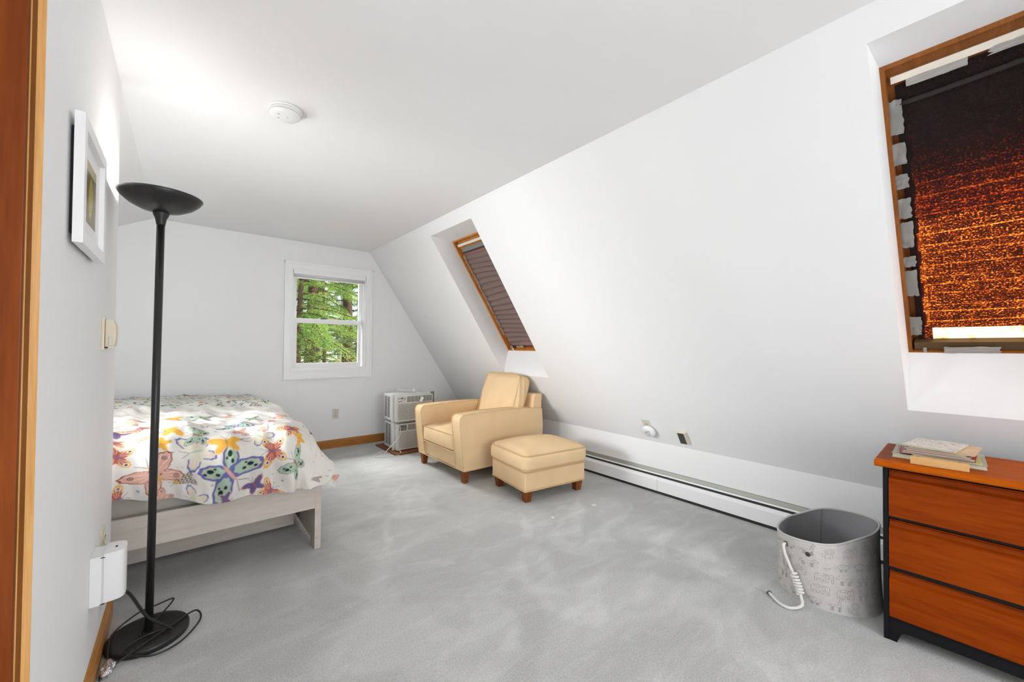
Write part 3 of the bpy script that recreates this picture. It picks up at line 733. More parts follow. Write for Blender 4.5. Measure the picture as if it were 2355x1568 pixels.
# ------------------------------------------------------------------ ottoman
ott = thing('ottoman', 'butter yellow ottoman with a stained cushion top in front of the heater', 'ottoman', (2.345, 2.50, 0), math.radians(-7))
box('ottoman_base', (-0.303, -0.252, 0.090), (0.303, 0.252, 0.232), M_fabric, ott, 0.014, 3)
oc = cushion('ottoman_cushion', (0.632, 0.535, 0.130), M_fabric, ott, Matrix.Translation((0, 0, 0.303)), puff=0.055, corner=0.034, n=20)
for zz in (0.246, 0.362):
    tube('cushion_piping', [(p[0]*(1+0.03*(1-abs(p[1])/0.27)), p[1]*(1+0.03*(1-abs(p[0])/0.32)), p[2]) for p in rect_loop(0.311, 0.263, zz, 0.040, 8)], 0.0045, M_piping, oc, 6, True)
tube('welt', [(p[0], p[1], 0.092) for p in rect_loop(0.305, 0.256, 0, 0.015)], 0.004, M_piping, ott, 6, True)
for x, y in ((-0.255, -0.205), (0.255, -0.205), (-0.255, 0.205), (0.255, 0.205)): tapered_leg(ott, x, y, 0.092, 0.034, 0.024)

# ------------------------------------------------------------------ torchiere lamp
lp = thing('floor_lamp', 'tall black torchiere floor lamp with a shallow bowl shade', 'lamp', (-0.093, 2.205, 0))
lathe('lamp_base', [(0, 0.0), (0.126, 0.0), (0.130, 0.004), (0.130, 0.020), (0.126, 0.025), (0.10, 0.0265), (0.02, 0.0275), (0, 0.0275)], M_black, lp, 64)
lean = Matrix.Shear('XY', 4, (0.006, 0.0))
lathe('pole', [(0.0, 0.027), (0.0135, 0.027), (0.0135, 1.695), (0.0, 1.695)], M_black, lp, 24, M=lean)
lathe('collar', [(0.0145, 1.685), (0.0155, 1.692), (0.019, 1.712), (0.026, 1.728), (0.0275, 1.738), (0.024, 1.742), (0, 1.742)], M_black, lp, 32, M=lean)
lathe('lamp_shade', [(0.0, 1.738), (0.030, 1.739), (0.070, 1.749), (0.105, 1.768), (0.128, 1.790), (0.138, 1.806), (0.1365, 1.808), (0.126, 1.793),
                     (0.103, 1.772), (0.069, 1.753), (0.03, 1.743), (0.0, 1.742)], M_black, lp, 64, M=lean)
def emissive(name, col, s):
    mt, nt, b = new_mat(name)
    b.inputs['Base Color'].default_value = (*col, 1); b.inputs['Emission Color'].default_value = (*col, 1); b.inputs['Emission Strength'].default_value = s
    return mt
bulb = lathe('bulb', [(0, 1.745), (0.012, 1.747), (0.022, 1.756), (0.024, 1.764), (0.018, 1.774), (0, 1.779)], emissive('warm_bulb', (1.0, 0.93, 0.82), 12), lp, 24, M=lean)
pt = lamp('torchiere_light', 'POINT', (-0.093+0.011, 2.205, 1.800), 5.4, (1.0, 0.97, 0.935), shadow_soft_size=0.02)
cp = [(-0.075, -0.235, 0.335), (-0.045, -0.19, 0.28), (0.0, -0.13, 0.15), (0.055, -0.10, 0.075), (0.075, -0.085, 0.045), (0.055, -0.05, 0.034), (0.0, -0.045, 0.034),
      (-0.06, -0.085, 0.034), (-0.05, -0.13, 0.03), (0.02, -0.16, 0.012), (0.10, -0.13, 0.010), (0.165, -0.02, 0.012), (0.150, 0.045, 0.024), (0.075, -0.03, 0.034), (-0.03, -0.12, 0.033), (-0.11, -0.16, 0.012), (-0.118, -0.19, 0.008)]
_p = catmull(cp, 10)
tube('power_cord', _p, [0.0052 if i < 36 else 0.0036 for i in range(len(_p))], M_cord, lp, 8)
cp2 = [(-0.118, -0.19, 0.008), (-0.10, -0.15, 0.012), (-0.112, -0.06, 0.03), (-0.105, 0.03, 0.045), (-0.04, 0.11, 0.055), (0.02, 0.145, 0.05), (0.075, 0.165, 0.045), (0.03, 0.07, 0.036), (-0.012, 0.03, 0.034), (-0.025, -0.03, 0.034)]
tube('power_cord', catmull(cp2, 10), 0.0034, M_cord, lp, 8)

# crumpled foil on the floor beside the lamp base
def crumple(name, size, mat, loc, label, cat, seed):
    r = random.Random(seed); bm = bmesh.new(); bmesh.ops.create_icosphere(bm, subdivisions=3, radius=1.0)
    for v in bm.verts:
        k = 1+0.22*math.sin(v.co.x*5+seed)*math.sin(v.co.y*7+1)+r.uniform(-0.10, 0.10)
        v.co = Vector((v.co.x*size[0]*k, v.co.y*size[1]*k, max(-size[2]*0.95, v.co.z*size[2]*k)+size[2]*0.95))
    o = from_bm(name, bm, mat); o.location = loc; return tag(o, label, cat)
crumple('foil_wrapper', (0.020, 0.045, 0.017), M_foil, (-0.195, 2.060, 0.0), 'crumpled silver foil wrapper on the carpet beside the lamp base', 'wrapper', 4)

# ------------------------------------------------------------------ things on the left wall
pf = thing('framed_picture', 'white framed small yellow-brown print on the left wall', 'picture', (XL, 1.49, 1.45))
fy, fz, fd = 0.365, 0.338, 0.030
fwid = 0.034
box('frame_bar', (0.010, 0, 0), (fd, fwid, fz), M_trimw, pf, 0.0012); box('frame_bar', (0.010, fy-fwid, 0), (fd, fy, fz), M_trimw, pf, 0.0012)
box('frame_bar', (0.010, fwid, 0), (fd, fy-fwid, fwid), M_trimw, pf, 0.0012); box('frame_bar', (0.010, fwid, fz-fwid), (fd, fy-fwid, fz), M_trimw, pf, 0.0012)
box('frame_back', (0.001, 0.03, 0.03), (0.014, fy-0.03, fz-0.03), M_dark, pf)
box('mat_board', (0.014, fwid-0.002, fwid-0.002), (0.018, fy-fwid+0.002, fz-fwid+0.002), M_plastic, pf)
def make_art():
    mt, nt, b = new_mat('old_print_paper')
    tc = N(nt, 'ShaderNodeTexCoord')
    mp = N(nt, 'ShaderNodeMapping'); mp.inputs['Location'].default_value = (0, -0.183, -0.098); mp.inputs['Scale'].default_value = (0.0, 1.0, 0.62)
    nt.links.new(tc.outputs['Object'], mp.inputs[0])
    ln = N(nt, 'ShaderNodeVectorMath', operation='LENGTH'); nt.links.new(mp.outputs[0], ln.inputs[0])
    ns = N(nt, 'ShaderNodeTexNoise', Scale=22, Detail=6); nt.links.new(tc.outputs['Object'], ns.inputs['Vector'])
    ad = N(nt, 'ShaderNodeMath', operation='MULTIPLY_ADD'); ad.inputs[1].default_value = 0.03; nt.links.new(ns.outputs[0], ad.inputs[0]); nt.links.new(ln.outputs[1], ad.inputs[2])
    r = ramp(nt, ad.outputs[0], [(0.0, (0.50, 0.40, 0.05)), (0.045, (0.42, 0.34, 0.035)), (0.062, (0.13, 0.085, 0.025)), (0.085, (0.20, 0.15, 0.05)), (0.10, (0.10, 0.065, 0.02))])
    nt.links.new(r.outputs[0], b.inputs['Base Color']); b.inputs['Roughness'].default_value = 0.25; return mt
box('print', (0.0175, 0.103, 0.082), (0.0187, 0.262, 0.256), make_art(), pf)
box('print_top', (0.0176, 0.103, 0.228), (0.0189, 0.262, 0.256), plain('tan_print_strip', (0.50, 0.42, 0.25), 0.4), pf)

th = thing('thermostat', 'cream plastic wall thermostat beside the picture', 'thermostat', (XL, 2.08, 1.168))
box('wall_plate', (0.0, 0.0, 0.0), (0.009, 0.078, 0.118), M_cream, th, 0.002)
prism('thermostat_cover', [(0.010, 0.012), (0.033, 0.013), (0.0365, 0.03), (0.0385, 0.065), (0.0365, 0.092), (0.029, 0.112), (0.010, 0.115)], 'y', 0.004, 0.074, M_cream, th, 0.0025)
box('thermostat_lever', (0.020, -0.0005, 0.018), (0.030, 0.006, 0.050), M_ivory, th, 0.001)
box('thermostat_gap', (0.009, 0.0045, 0.006), (0.0105, 0.0735, 0.112), M_dark, th)

def outlet_plate(root, M, mat, both=True):
    """plate 70 x 114 mm in the local xz-plane facing -y, centred at the origin, moved by M"""
    box('cover_plate', (-0.035, -0.005, -0.057), (0.035, 0.0, 0.057), mat, root, 0.002, M=M)
    for zc in ((0.02, -0.02) if both else (0.02,)):
        rc = lathe('receptacle', [(0, 0), (0.0165, 0), (0.0165, 0.003), (0.015, 0.004), (0, 0.004)], mat, root, 20, M=M@Matrix.Translation((0, -0.005, zc))@Matrix.Rotation(math.pi/2, 4, 'X'))
        for sx in (-0.006, 0.006):
            box('slot', (sx-0.0012, -0.0098, zc-0.001), (sx+0.0012, -0.0088, zc+0.007), M_dark, rc, M=M)
        box('ground_slot', (-0.002, -0.0098, zc-0.010), (0.002, -0.0088, zc-0.006), M_dark, rc, M=M)
    box('plate_screw', (-0.002, -0.0062, -0.002), (0.002, -0.0048, 0.002), M_steel, root, M=M)
o1 = thing('wall_outlet', 'ivory duplex outlet low on the end wall under the window', 'outlet', (1.385, YE, 0.395))
outlet_plate(o1, Matrix.Identity(4), M_ivory)
o2 = thing('wall_outlet', 'cream outlet plate on the left wall just above the white cover box', 'outlet', (XL, 2.215, 0.420))
outlet_plate(o2, Matrix.Rotation(math.pi/2, 4, 'Z'), M_cream)
# white outlet cover box holding the lamp plug
ob = thing('outlet_cover_box', 'white plastic outlet cover box low on the left wall', 'outlet cover', (XL, 1.95, 0.298))
box('back_shell', (0.0, 0.0, 0.0), (0.030, 0.105, 0.165), M_plastic, ob, 0.003)
cov = [(0.034, 0.0)]+[tuple(p) for p in catmull([(0.050, 0.0005), (0.064, 0.003), (0.077, 0.0095), (0.0855, 0.024), (0.088, 0.052), (0.0855, 0.081), (0.077, 0.0955), (0.064, 0.102), (0.050, 0.1045)], 5)]+[(0.034, 0.105)]
auto_smooth(prism('front_cover', cov, 'z', 0.006, 0.172, M_plastic, ob, 0.0015), 40)
box('hinge_strip', (0.029, 0.006, 0.004), (0.0345, 0.099, 0.166), M_trimw, ob)
for zz in (0.002, 0.160):
    box('latch_gap', (0.026, -0.0006, zz), (0.038, 0.003, zz+0.0022), M_dark, ob)
box('latch_hole', (0.058, 0.045, 0.1716), (0.064, 0.058, 0.1726), M_dark, ob)

# ------------------------------------------------------------------ smoke detector
sd = thing('smoke_detector', 'round white smoke detector on the ceiling', 'smoke detector', (0.368, 2.222, ZC))
def inv(p): return [(r, -z) for r, z in p]
lathe('mounting_base', inv([(0, 0), (0.072, 0), (0.073, 0.004), (0.072, 0.010), (0.069, 0.011), (0, 0.011)]), M_plastic, sd, 48)
lathe('detector_body', inv([(0.069, 0.011), (0.070, 0.022), (0.0675, 0.0235), (0.0675, 0.026), (0.066, 0.031), (0.058, 0.037), (0.03, 0.039), (0, 0.0393)]), M_plastic, sd, 48)
lathe('vent_ring', inv([(0.0702, 0.0225), (0.0682, 0.0235), (0.0682, 0.0255), (0.0675, 0.0262)]), M_ivory, sd, 48)
lathe('test_button', inv([(0.012, 0.0388), (0.012, 0.0405), (0.010, 0.0415), (0, 0.0415)]), M_plastic, sd, 24)
for a_ in (2.4, 3.6):
    box('sensor_slot', (0.035*math.cos(a_)-0.004, 0.035*math.sin(a_)-0.0015, -0.0396), (0.035*math.cos(a_)+0.004, 0.035*math.sin(a_)+0.0015, -0.0382), M_accord, sd)

# ------------------------------------------------------------------ end-wall window dressing
rsd = thing('roller_shade', 'white roller shade rolled up at the top of the window', 'window shade', (WX0, YE, WZ1))
box('shade_cassette', (0.004, -0.028, -0.050), (W-0.018, 0.020, -0.002), M_trimw, rsd, 0.004)
lathe('shade_roll', [(0, 0), (0.021, 0), (0.021, W-0.036), (0, W-0.036)], M_roller, rsd, 20, M=Matrix.Translation((0.011, -0.004, -0.062))@Matrix.Rotation(math.pi/2, 4, 'Y'))
box('shade_hem', (0.008, -0.022, -0.098), (W-0.022, -0.010, -0.084), M_trimw, rsd, 0.003)
for nm, hx in (('left', 0.835), ('right', 1.794)):
    hk = thing('curtain_hook', 'small metal curtain hook beside the %s top corner of the window' % nm, 'hook', (hx, YE, 2.108), group='curtain hooks by the window')
    box('hook_plate', (-0.006, -0.003, -0.014), (0.006, 0, 0.014), M_plastic, hk, 0.001)
    tube('hook', catmull([(0, -0.003, 0.006), (0, -0.018, 0.006), (0, -0.026, 0.0), (0, -0.024, 0.012)], 5), 0.002, M_dark, hk, 6)
    for zz in (0.009, -0.009):
        box('screw', (-0.002, -0.0045, zz-0.002), (0.002, -0.0025, zz+0.002), M_dark, hk)

# ------------------------------------------------------------------ two stacked window air conditioners on a board
bd = box('plywood_board', (1.79, 4.165, 0.0), (2.62, 4.745, 0.018), M_board, None, 0.002)
tag(bd, 'dark brown plywood board on the carpet under the air conditioners', 'board')
def air_con(loc, rz, label, shift=0.0, panel=M_ac):
    r = thing('air_conditioner', label, 'air conditioner', loc, rz, 'stacked window air conditioners')
    W_, D_, H_ = 0.468, 0.36, 0.300
    box('cabinet', (0.012, 0.085, 0.004), (W_-0.012, D_, H_), M_acside, r, 0.004)
    V_ = [((0.0105, 0.185+0.0*k, 0.040+k*0.0148), (0.0135, 0.245, 0.0475+k*0.0148)) for k in range(16)]
    boxes('side_louvre', V_, M_dark, r); boxes('side_louvre', [((0.0105, 0.265, a[2]), (0.0135, 0.33, b[2])) for a, b in V_], M_dark, r)
    box('mounting_flange', (-0.012, 0.070, -0.002), (0.016, 0.084, H_+0.012), M_acside, r, 0.001)
    box('mounting_flange', (W_-0.016, 0.070, -0.002), (W_+0.012, 0.084, H_+0.012), M_acside, r, 0.001)
    box('top_rail', (0.0, 0.062, H_), (W_, 0.084, H_+0.010), M_acside, r, 0.001)
    box('front_shell', (0.006, 0.004, 0.008), (W_-0.006, 0.070, H_-0.002), M_ac, r, 0.008)
    # front grille with slats
    gx0, gx1, gz0, gz1 = 0.030, W_-0.018, 0.022, 0.205
    box('grille_recess', (gx0, 0.0015, gz0), (gx1, 0.006, gz1), M_accord, r)
    n = 18
    sl_ = [((gx0, -0.003, gz0+k*(gz1-gz0)/n), (gx1, 0.004, gz0+k*(gz1-gz0)/n+0.0062)) for k in range(n+1)]
    boxes('grille_slats', sl_, M_ac, r)
    for xx in (gx0+0.135, gx0+0.27):
        tube('grille_rib', catmull([(xx, -0.003, gz1), (xx-0.001, -0.003, gz1-0.06), (xx-0.012, -0.003, gz1-0.10), (xx-0.013, -0.003, gz0)], 6), 0.0022, M_ac, r, 6)
    boxes('bezel', [((0.008, -0.004, 0.008), (gx0, 0.01, H_-0.004)), ((gx1, -0.004, 0.008), (W_-0.008, 0.01, H_-0.004)), ((gx0, -0.004, 0.008), (gx1, 0.01, gz0)),
          ((gx0, -0.004, gz1+0.005), (gx1, 0.01, gz1+0.016)), ((gx0, -0.004, H_-0.014), (gx1, 0.01, H_-0.004)), ((0.122, -0.004, gz1+0.016), (0.134, 0.01, H_-0.014))], M_ac, r)
    cpn = box('control_panel', (gx0-0.002, -0.002, gz1+0.016), (0.122, 0.004, H_-0.014), panel, r)
    for (bx_, bz_, bw_, bh_) in ((0.036, 0.060, 0.010, 0.008), (0.060, 0.058, 0.030, 0.012), (0.104, 0.060, 0.010, 0.008), (0.104, 0.042, 0.010, 0.008), (0.086, 0.040, 0.007, 0.007), (0.036, 0.016, 0.012, 0.009), (0.060, 0.016, 0.012, 0.009)):
        box('control_button', (bx_, -0.0045, gz1+0.012+bz_*0.8), (bx_+bw_, -0.001, gz1+0.012+bz_*0.8+bh_), M_acbtn, cpn)
    box('outlet_recess', (0.134, 0.0015, gz1+0.016), (gx1, 0.006, H_-0.014), M_accord, r)
    lv = [((0.134, -0.002, gz1+0.016+k*0.0125), (gx1, 0.003, gz1+0.0195+k*0.0125)) for k in range(6)]
    lv += [((0.134+k*0.047, -0.003, gz1+0.016), (0.1385+k*0.047, 0.003, H_-0.014)) for k in range(7)]
    boxes('air_louvre', lv, plain('louvre_beige', (0.50, 0.48, 0.44), 0.5), r)
    return r
ac1 = air_con((1.842, 4.268, 0.020), math.radians(0), 'lower window air conditioner standing on the plywood board', panel=M_accord)
ac2 = air_con((1.832, 4.275, 0.335), math.radians(0), 'upper window air conditioner stacked on the other one')
box('accordion_panel', (0.470, 0.070, 0.0), (0.520, 0.088, 0.315), M_accord, ac2, 0.002)
box('accordion_edge', (0.518, 0.066, 0.0), (0.526, 0.092, 0.315), M_acside, ac2, 0.001)
box('air_foot', (0.03, 0.10, -0.006), (0.44, 0.34, 0.006), M_acside, ac2)
tube('power_cord', catmull([(0.03, 0.02, -0.012), (0.05, -0.012, -0.05), (0.045, -0.03, -0.13), (-0.02, -0.045, -0.20), (-0.085, -0.03, -0.265), (-0.10, 0.0, -0.300), (-0.08, 0.03, -0.31), (-0.115, 0.11, -0.325), (-0.20, 0.05, -0.330), (-0.235, -0.04, -0.330), (-0.14, -0.10, -0.330), (0.0, -0.11, -0.330), (0.045, -0.05, -0.310), (0.03, -0.01, -0.305)], 10), 0.0038, M_whcord, ac2, 8)
tube('power_cord', catmull([(0.10, 0.20, 0.303), (0.10, 0.17, 0.345), (0.12, 0.12, 0.352), (0.19, 0.07, 0.348), (0.245, 0.03, 0.340), (0.285, 0.0, 0.310), (0.30, -0.012, 0.275)], 8), 0.0034, M_whcord, ac2, 8)
box('plug', (-0.016, -0.012, -0.03), (0.016, 0.012, 0.03), M_plastic, ac2, 0.005, M=Matrix.Translation((0.308, -0.020, 0.245))@Matrix.Rotation(math.radians(28), 4, 'Y'))
box('cord_tie', (-0.008, -0.006, -0.016), (0.008, 0.006, 0.016), M_plastic, ac2, 0.003, M=Matrix.Translation((0.235, 0.03, 0.352))@Matrix.Rotation(math.radians(15), 4, 'Y'))

# ------------------------------------------------------------------ baseboard heater along the knee wall
HY0, HY1, HYJ = -0.75, 3.22, 1.79
ht = thing('baseboard_heater', 'white hydronic baseboard heater along the knee wall', 'heater', (XK, HY0, 0))
Lh = HY1-HY0; J = HYJ-HY0
box('back_plate', (-0.004, 0, 0.012), (0.0, Lh, 0.190), M_heat, ht)
for nm, y0, y1 in (('front_panel', 0.0, J-0.0012), ('front_panel', J+0.0012, Lh)):
    prism(nm, [(-0.050, 0.022), (-0.050, 0.108), (-0.034, 0.132), (-0.030, 0.130), (-0.0455, 0.106), (-0.0455, 0.022)], 'y', y0, y1, M_heat, ht)
prism('top_hood', [(-0.002, 0.190), (-0.012, 0.186), (-0.020, 0.160), (-0.018, 0.158), (-0.009, 0.180), (-0.002, 0.182)], 'y', 0, Lh, M_heatd, ht)
prism('damper', [(-0.030, 0.134), (-0.020, 0.148), (-0.016, 0.146), (-0.026, 0.132)], 'y', 0, Lh, M_dark, ht)
prism('slot_rail', [(-0.0245, 0.147), (-0.020, 0.158), (-0.0165, 0.156), (-0.021, 0.145)], 'y', 0, Lh, M_heat, ht)
box('heating_element', (-0.042, 0.02, 0.05), (-0.006, Lh-0.02, 0.115), M_heatd, ht)
box('toe_gap', (-0.044, 0.0, 0.0), (-0.004, Lh, 0.022), M_dark, ht)

# ------------------------------------------------------------------ small fittings low on the sloped wall
def slope_frame(px, py):
    p = on_plane(px, py, NS, NS@np.array([XS, 0, ZC]))
    R = Matrix(((0, -NS[0]*-1, -SL[0]), (-1, 0, 0), (0, -NS[2]*-1, -SL[2]))).transposed()
    # local x = -Y of the room, local y = into the roof, local z = up the slope
    Mx = Matrix(((0, NS[0], -SL[0], 0), (-1, 0, 0, 0), (0, NS[2], -SL[2], 0), (0, 0, 0, 1)))
    return p, Mx
p_, Mx = slope_frame(1489, 977)
o3 = thing('wall_outlet', 'ivory outlet on the sloped wall above the heater with a plug-in device', 'outlet', (2.968, 1.849, 0.559))
pp = np.array([2.968, 1.849, 0.559]); pp = pp-NS*(NS@(pp-np.array([XS, 0, ZC]))); o3.location = pp
outlet_plate(o3, Mx, M_ivory)
pd = thing('plug_in_alarm', 'round white plug-in alarm in the outlet on the sloped wall', 'alarm', tuple(pp+SL*0.045-NS*0.0095))
lathe('alarm_body', [(0, 0.0), (0.050, 0.0), (0.056, 0.006), (0.057, 0.018), (0.052, 0.030), (0.040, 0.037), (0.0, 0.039)], M_plastic, pd, 36, M=Mx@Matrix.Translation((0.012, 0, 0))@Matrix.Rotation(math.pi/2, 4, 'X'))
lathe('speaker_ring', [(0.022, 0.0385), (0.024, 0.0395), (0.019, 0.0395), (0.017, 0.0388)], M_ivory, pd, 28, M=Mx@Matrix.Translation((0.012, 0, 0))@Matrix.Rotation(math.pi/2, 4, 'X'))
for a_, b_ in ((0.03, 0.02), (-0.01, -0.004), (0.014, 0.012)):
    box('indicator', (a_, -0.0405, b_), (a_+0.008, -0.037, b_+0.004), M_accord, pd, M=Mx)
q = np.array([2.985, 1.553, 0.497]); q = q-NS*(NS@(q-np.array([XS, 0, ZC])))
vt = thing('wall_jack_box', 'cream box with a dark grey face low on the sloped wall', 'wall box', tuple(q))
box('box_body', (-0.034, -0.022, -0.057), (0.034, 0.0, 0.057), M_cream, vt, 0.003, M=Mx)
box('box_face', (-0.031, -0.0235, -0.053), (0.021, -0.0215, 0.053), plain('charcoal_face', (0.055, 0.055, 0.055), 0.5), vt, 0.001, M=Mx)
box('box_edge', (0.0225, -0.0245, -0.054), (0.028, -0.0215, 0.054), M_ivory, vt, 0.0005, M=Mx)

# ------------------------------------------------------------------ canvas toy basket with rope handle and printed animals
bk_ = thing('storage_basket', 'grey canvas storage basket printed with animal outlines beside the dresser', 'basket', (2.4836, 0.5501, 0))
BH = 0.318
def basket_r(a, z):           # outline: round below, pinched to a soft square at the rim
    t = z/BH
    return 0.206*(1-t)+t*0.2004*(1+0.185*math.cos(2*(a-2.697))+0.02*math.cos(4*(a-2.697)))
def basket_z(a, z): return z+(z/BH)**3*(0.0222*math.cos(a)-0.0229*math.sin(a)+0.003*math.sin(5*a))
def basket_surf(a, z, off=0.0):
    r = basket_r(a, z)+off; return (r*math.cos(a), r*math.sin(a), basket_z(a, z))
K, NZ = 96, 22
V, Fc = [], []
for off, rng in ((0.0, range(NZ+1)), (-0.006, range(NZ, -1, -1))):
    for i in rng:
        for j in range(K):
            V.append(basket_surf(2*math.pi*j/K, max(0.0, BH*i/NZ), off if not (off < 0 and i == 0) else off))
R_ = 2*(NZ+1)
outer = [f for f in range(NZ)]
Fo = [(i*K+j, i*K+(j+1) % K, (i+1)*K+(j+1) % K, (i+1)*K+j) for i in range(NZ+1) for j in range(K)]
mesh('basket_body', V[:K*(NZ+2)], Fo[:K*(NZ+1)], M_basket, bk_, True)
Vi = V[K*(NZ+1):]; Fi = [(i*K+j, i*K+(j+1) % K, (i+1)*K+(j+1) % K, (i+1)*K+j) for i in range(NZ) for j in range(K)]
Vi = [(x, y, max(z, 0.006)) for x, y, z in Vi]
Fi.append(tuple(NZ*K+j for j in range(K)))
mesh('basket_liner', Vi, Fi, M_liner, bk_, True)
mesh('basket_bottom', [(*basket_surf(2*math.pi*j/K, 0)[:2], 0.002) for j in range(K)], [tuple(range(K))], M_basket, bk_)
tube('rim_hem', [basket_surf(2*math.pi*j/K, BH, -0.003) for j in range(K)], 0.005, M_basket, bk_, 8, True)
for a_ in (2.35, 0.35, -0.9):
    tube('liner_seam', [basket_surf(a_, z, -0.0075) for z in np.linspace(0.01, BH-0.004, 8)], 0.0016, plain('seam_thread', (0.22, 0.22, 0.23), 0.9), bk_, 5)
# line drawings of animals, as flat ribbons lying on the canvas
def arcp(cx, cy, rx, ry, a0, a1, n=10): return [(cx+rx*math.cos(math.radians(a0+(a1-a0)*k/n)), cy+ry*math.sin(math.radians(a0+(a1-a0)*k/n))) for k in range(n+1)]
def legs(xs, y0, y1, w=0.10):
    out = []
    for x in xs: out.append([(x-w/2, y1), (x-w/2, y0), (x+w/2, y0), (x+w/2, y1)])
    return out
ANIM = {
 'elephant': [arcp(0, 0.5, 0.55, 0.36, 0, 180)+[(-0.55, 0.0), (-0.40, 0.0), (-0.38, 0.25), (-0.15, 0.25), (-0.14, 0.0), (0.05, 0.0), (0.08, 0.25), (0.25, 0.25), (0.28, 0.0), (0.42, 0.0), (0.45, 0.35)],
              arcp(0.62, 0.60, 0.26, 0.26, 110, -40)+[(0.88, 0.2), (0.80, 0.02), (0.72, 0.04), (0.72, 0.35), (0.55, 0.36)], arcp(0.42, 0.60, 0.16, 0.22, 60, 330), [(-0.3, 0.82), (-0.28, 0.62), (0.12, 0.62), (0.14, 0.84)]],
 'giraffe': [[(-0.4, 0.55), (0.1, 0.58), (0.25, 1.15), (0.42, 1.20), (0.50, 1.10), (0.33, 1.05), (0.30, 0.45), (0.28, 0.38), (-0.4, 0.38), (-0.4, 0.55), (-0.55, 0.45), (-0.58, 0.3)], [(0.28, 1.17), (0.27, 1.28)], [(0.34, 1.18), (0.36, 1.29)],
             [(0.13, 0.62), (0.19, 0.62)], [(0.16, 0.75), (0.23, 0.75)], [(0.2, 0.9), (0.27, 0.9)], [(-0.2, 0.5), (-0.1, 0.46)]]+legs((-0.34, -0.22, 0.16, 0.26), 0.0, 0.38, 0.07),
 'horse': [[(-0.5, 0.62), (0.25, 0.60), (0.5, 0.82), (0.72, 0.70), (0.78, 0.56), (0.70, 0.52), (0.52, 0.60), (0.38, 0.36), (-0.45, 0.36), (-0.5, 0.62), (-0.6, 0.5), (-0.6, 0.25)], [(0.48, 0.82), (0.47, 0.92)]]+legs((-0.42, -0.28, 0.22, 0.34), 0.0, 0.36, 0.08),
 'lion': [arcp(0, 0.72, 0.34, 0.30, 0, 360, 16), arcp(0, 0.70, 0.20, 0.18, 0, 360, 12), [(-0.18, 0.45), (-0.28, 0.05), (0.0, 0.0), (0.35, 0.05), (0.36, 0.3), (0.18, 0.46)], [(-0.05, 0.02), (-0.05, 0.25)], [(0.36, 0.1), (0.55, 0.15), (0.5, 0.45), (0.62, 0.5)], [(-0.07, 0.72), (-0.03, 0.72)], [(0.05, 0.72), (0.09, 0.72)]],
 'sheep': [arcp(0, 0.45, 0.5, 0.26, 0, 360, 18), arcp(-0.55, 0.55, 0.16, 0.13, 0, 360, 10), [(-0.2, 0.5), (-0.1, 0.54)], [(0.1, 0.45), (0.2, 0.49)], [(0.0, 0.35), (0.1, 0.38)]]+legs((-0.28, -0.15, 0.15, 0.28), 0.0, 0.24, 0.07),
 'bird': [arcp(0, 0.2, 0.28, 0.18, 180, 360)+[(0.3, 0.4), (0.1, 0.25), (-0.28, 0.2)], [(-0.05, 0.03), (-0.05, -0.1)]],
}
Vr, Fr = [], []
def ribbon(pts, width):
    for p, q in zip(pts[:-1], pts[1:]):
        dx, dy = q[0]-p[0], q[1]-p[1]; L = math.hypot(dx, dy)
        if L < 1e-6: continue
        nx, ny = -dy/L*width/2, dx/L*width/2; ex, ey = dx/L*width*0.3, dy/L*width*0.3
        base = len(Vr)
        for s_, t_ in ((p[0]-ex+nx, p[1]-ey+ny), (p[0]-ex-nx, p[1]-ey-ny), (q[0]+ex-nx, q[1]+ey-ny), (q[0]+ex+nx, q[1]+ey+ny)):
            a = s_/0.197; Vr.append(basket_surf(a, max(0.004, min(BH-0.006, t_)), 0.0009))
        Fr.append((base, base+1, base+2, base+3))
kinds = ['horse', 'lion', 'elephant', 'sheep', 'giraffe', 'bird', 'elephant', 'horse', 'giraffe', 'lion', 'sheep', 'elephant']
ra_ = random.Random(5); kk = 0
for row in range(5):
    z0 = 0.012+row*0.059; s_ = math.pi*0.197*0.62
    while s_ < math.pi*0.197*2.05:
        kd = kinds[(kk*5+row*3) % len(kinds)]; kk += 1
        sc_ = {'bird': 0.035, 'giraffe': 0.050, 'lion': 0.046}.get(kd, 0.046)
        wd = {'bird': 0.032, 'giraffe': 0.062, 'lion': 0.056, 'elephant': 0.082, 'horse': 0.074, 'sheep': 0.066}[kd]
        fl = 1 if kk % 3 else -1
        for st in ANIM[kd]:
            ribbon([(s_+wd/2+fl*x*sc_, z0+y*sc_) for x, y in st], 0.00105)
        s_ += wd+ra_.uniform(0.004, 0.012)
mesh('printed_animals', Vr, Fr, M_print, bk_)
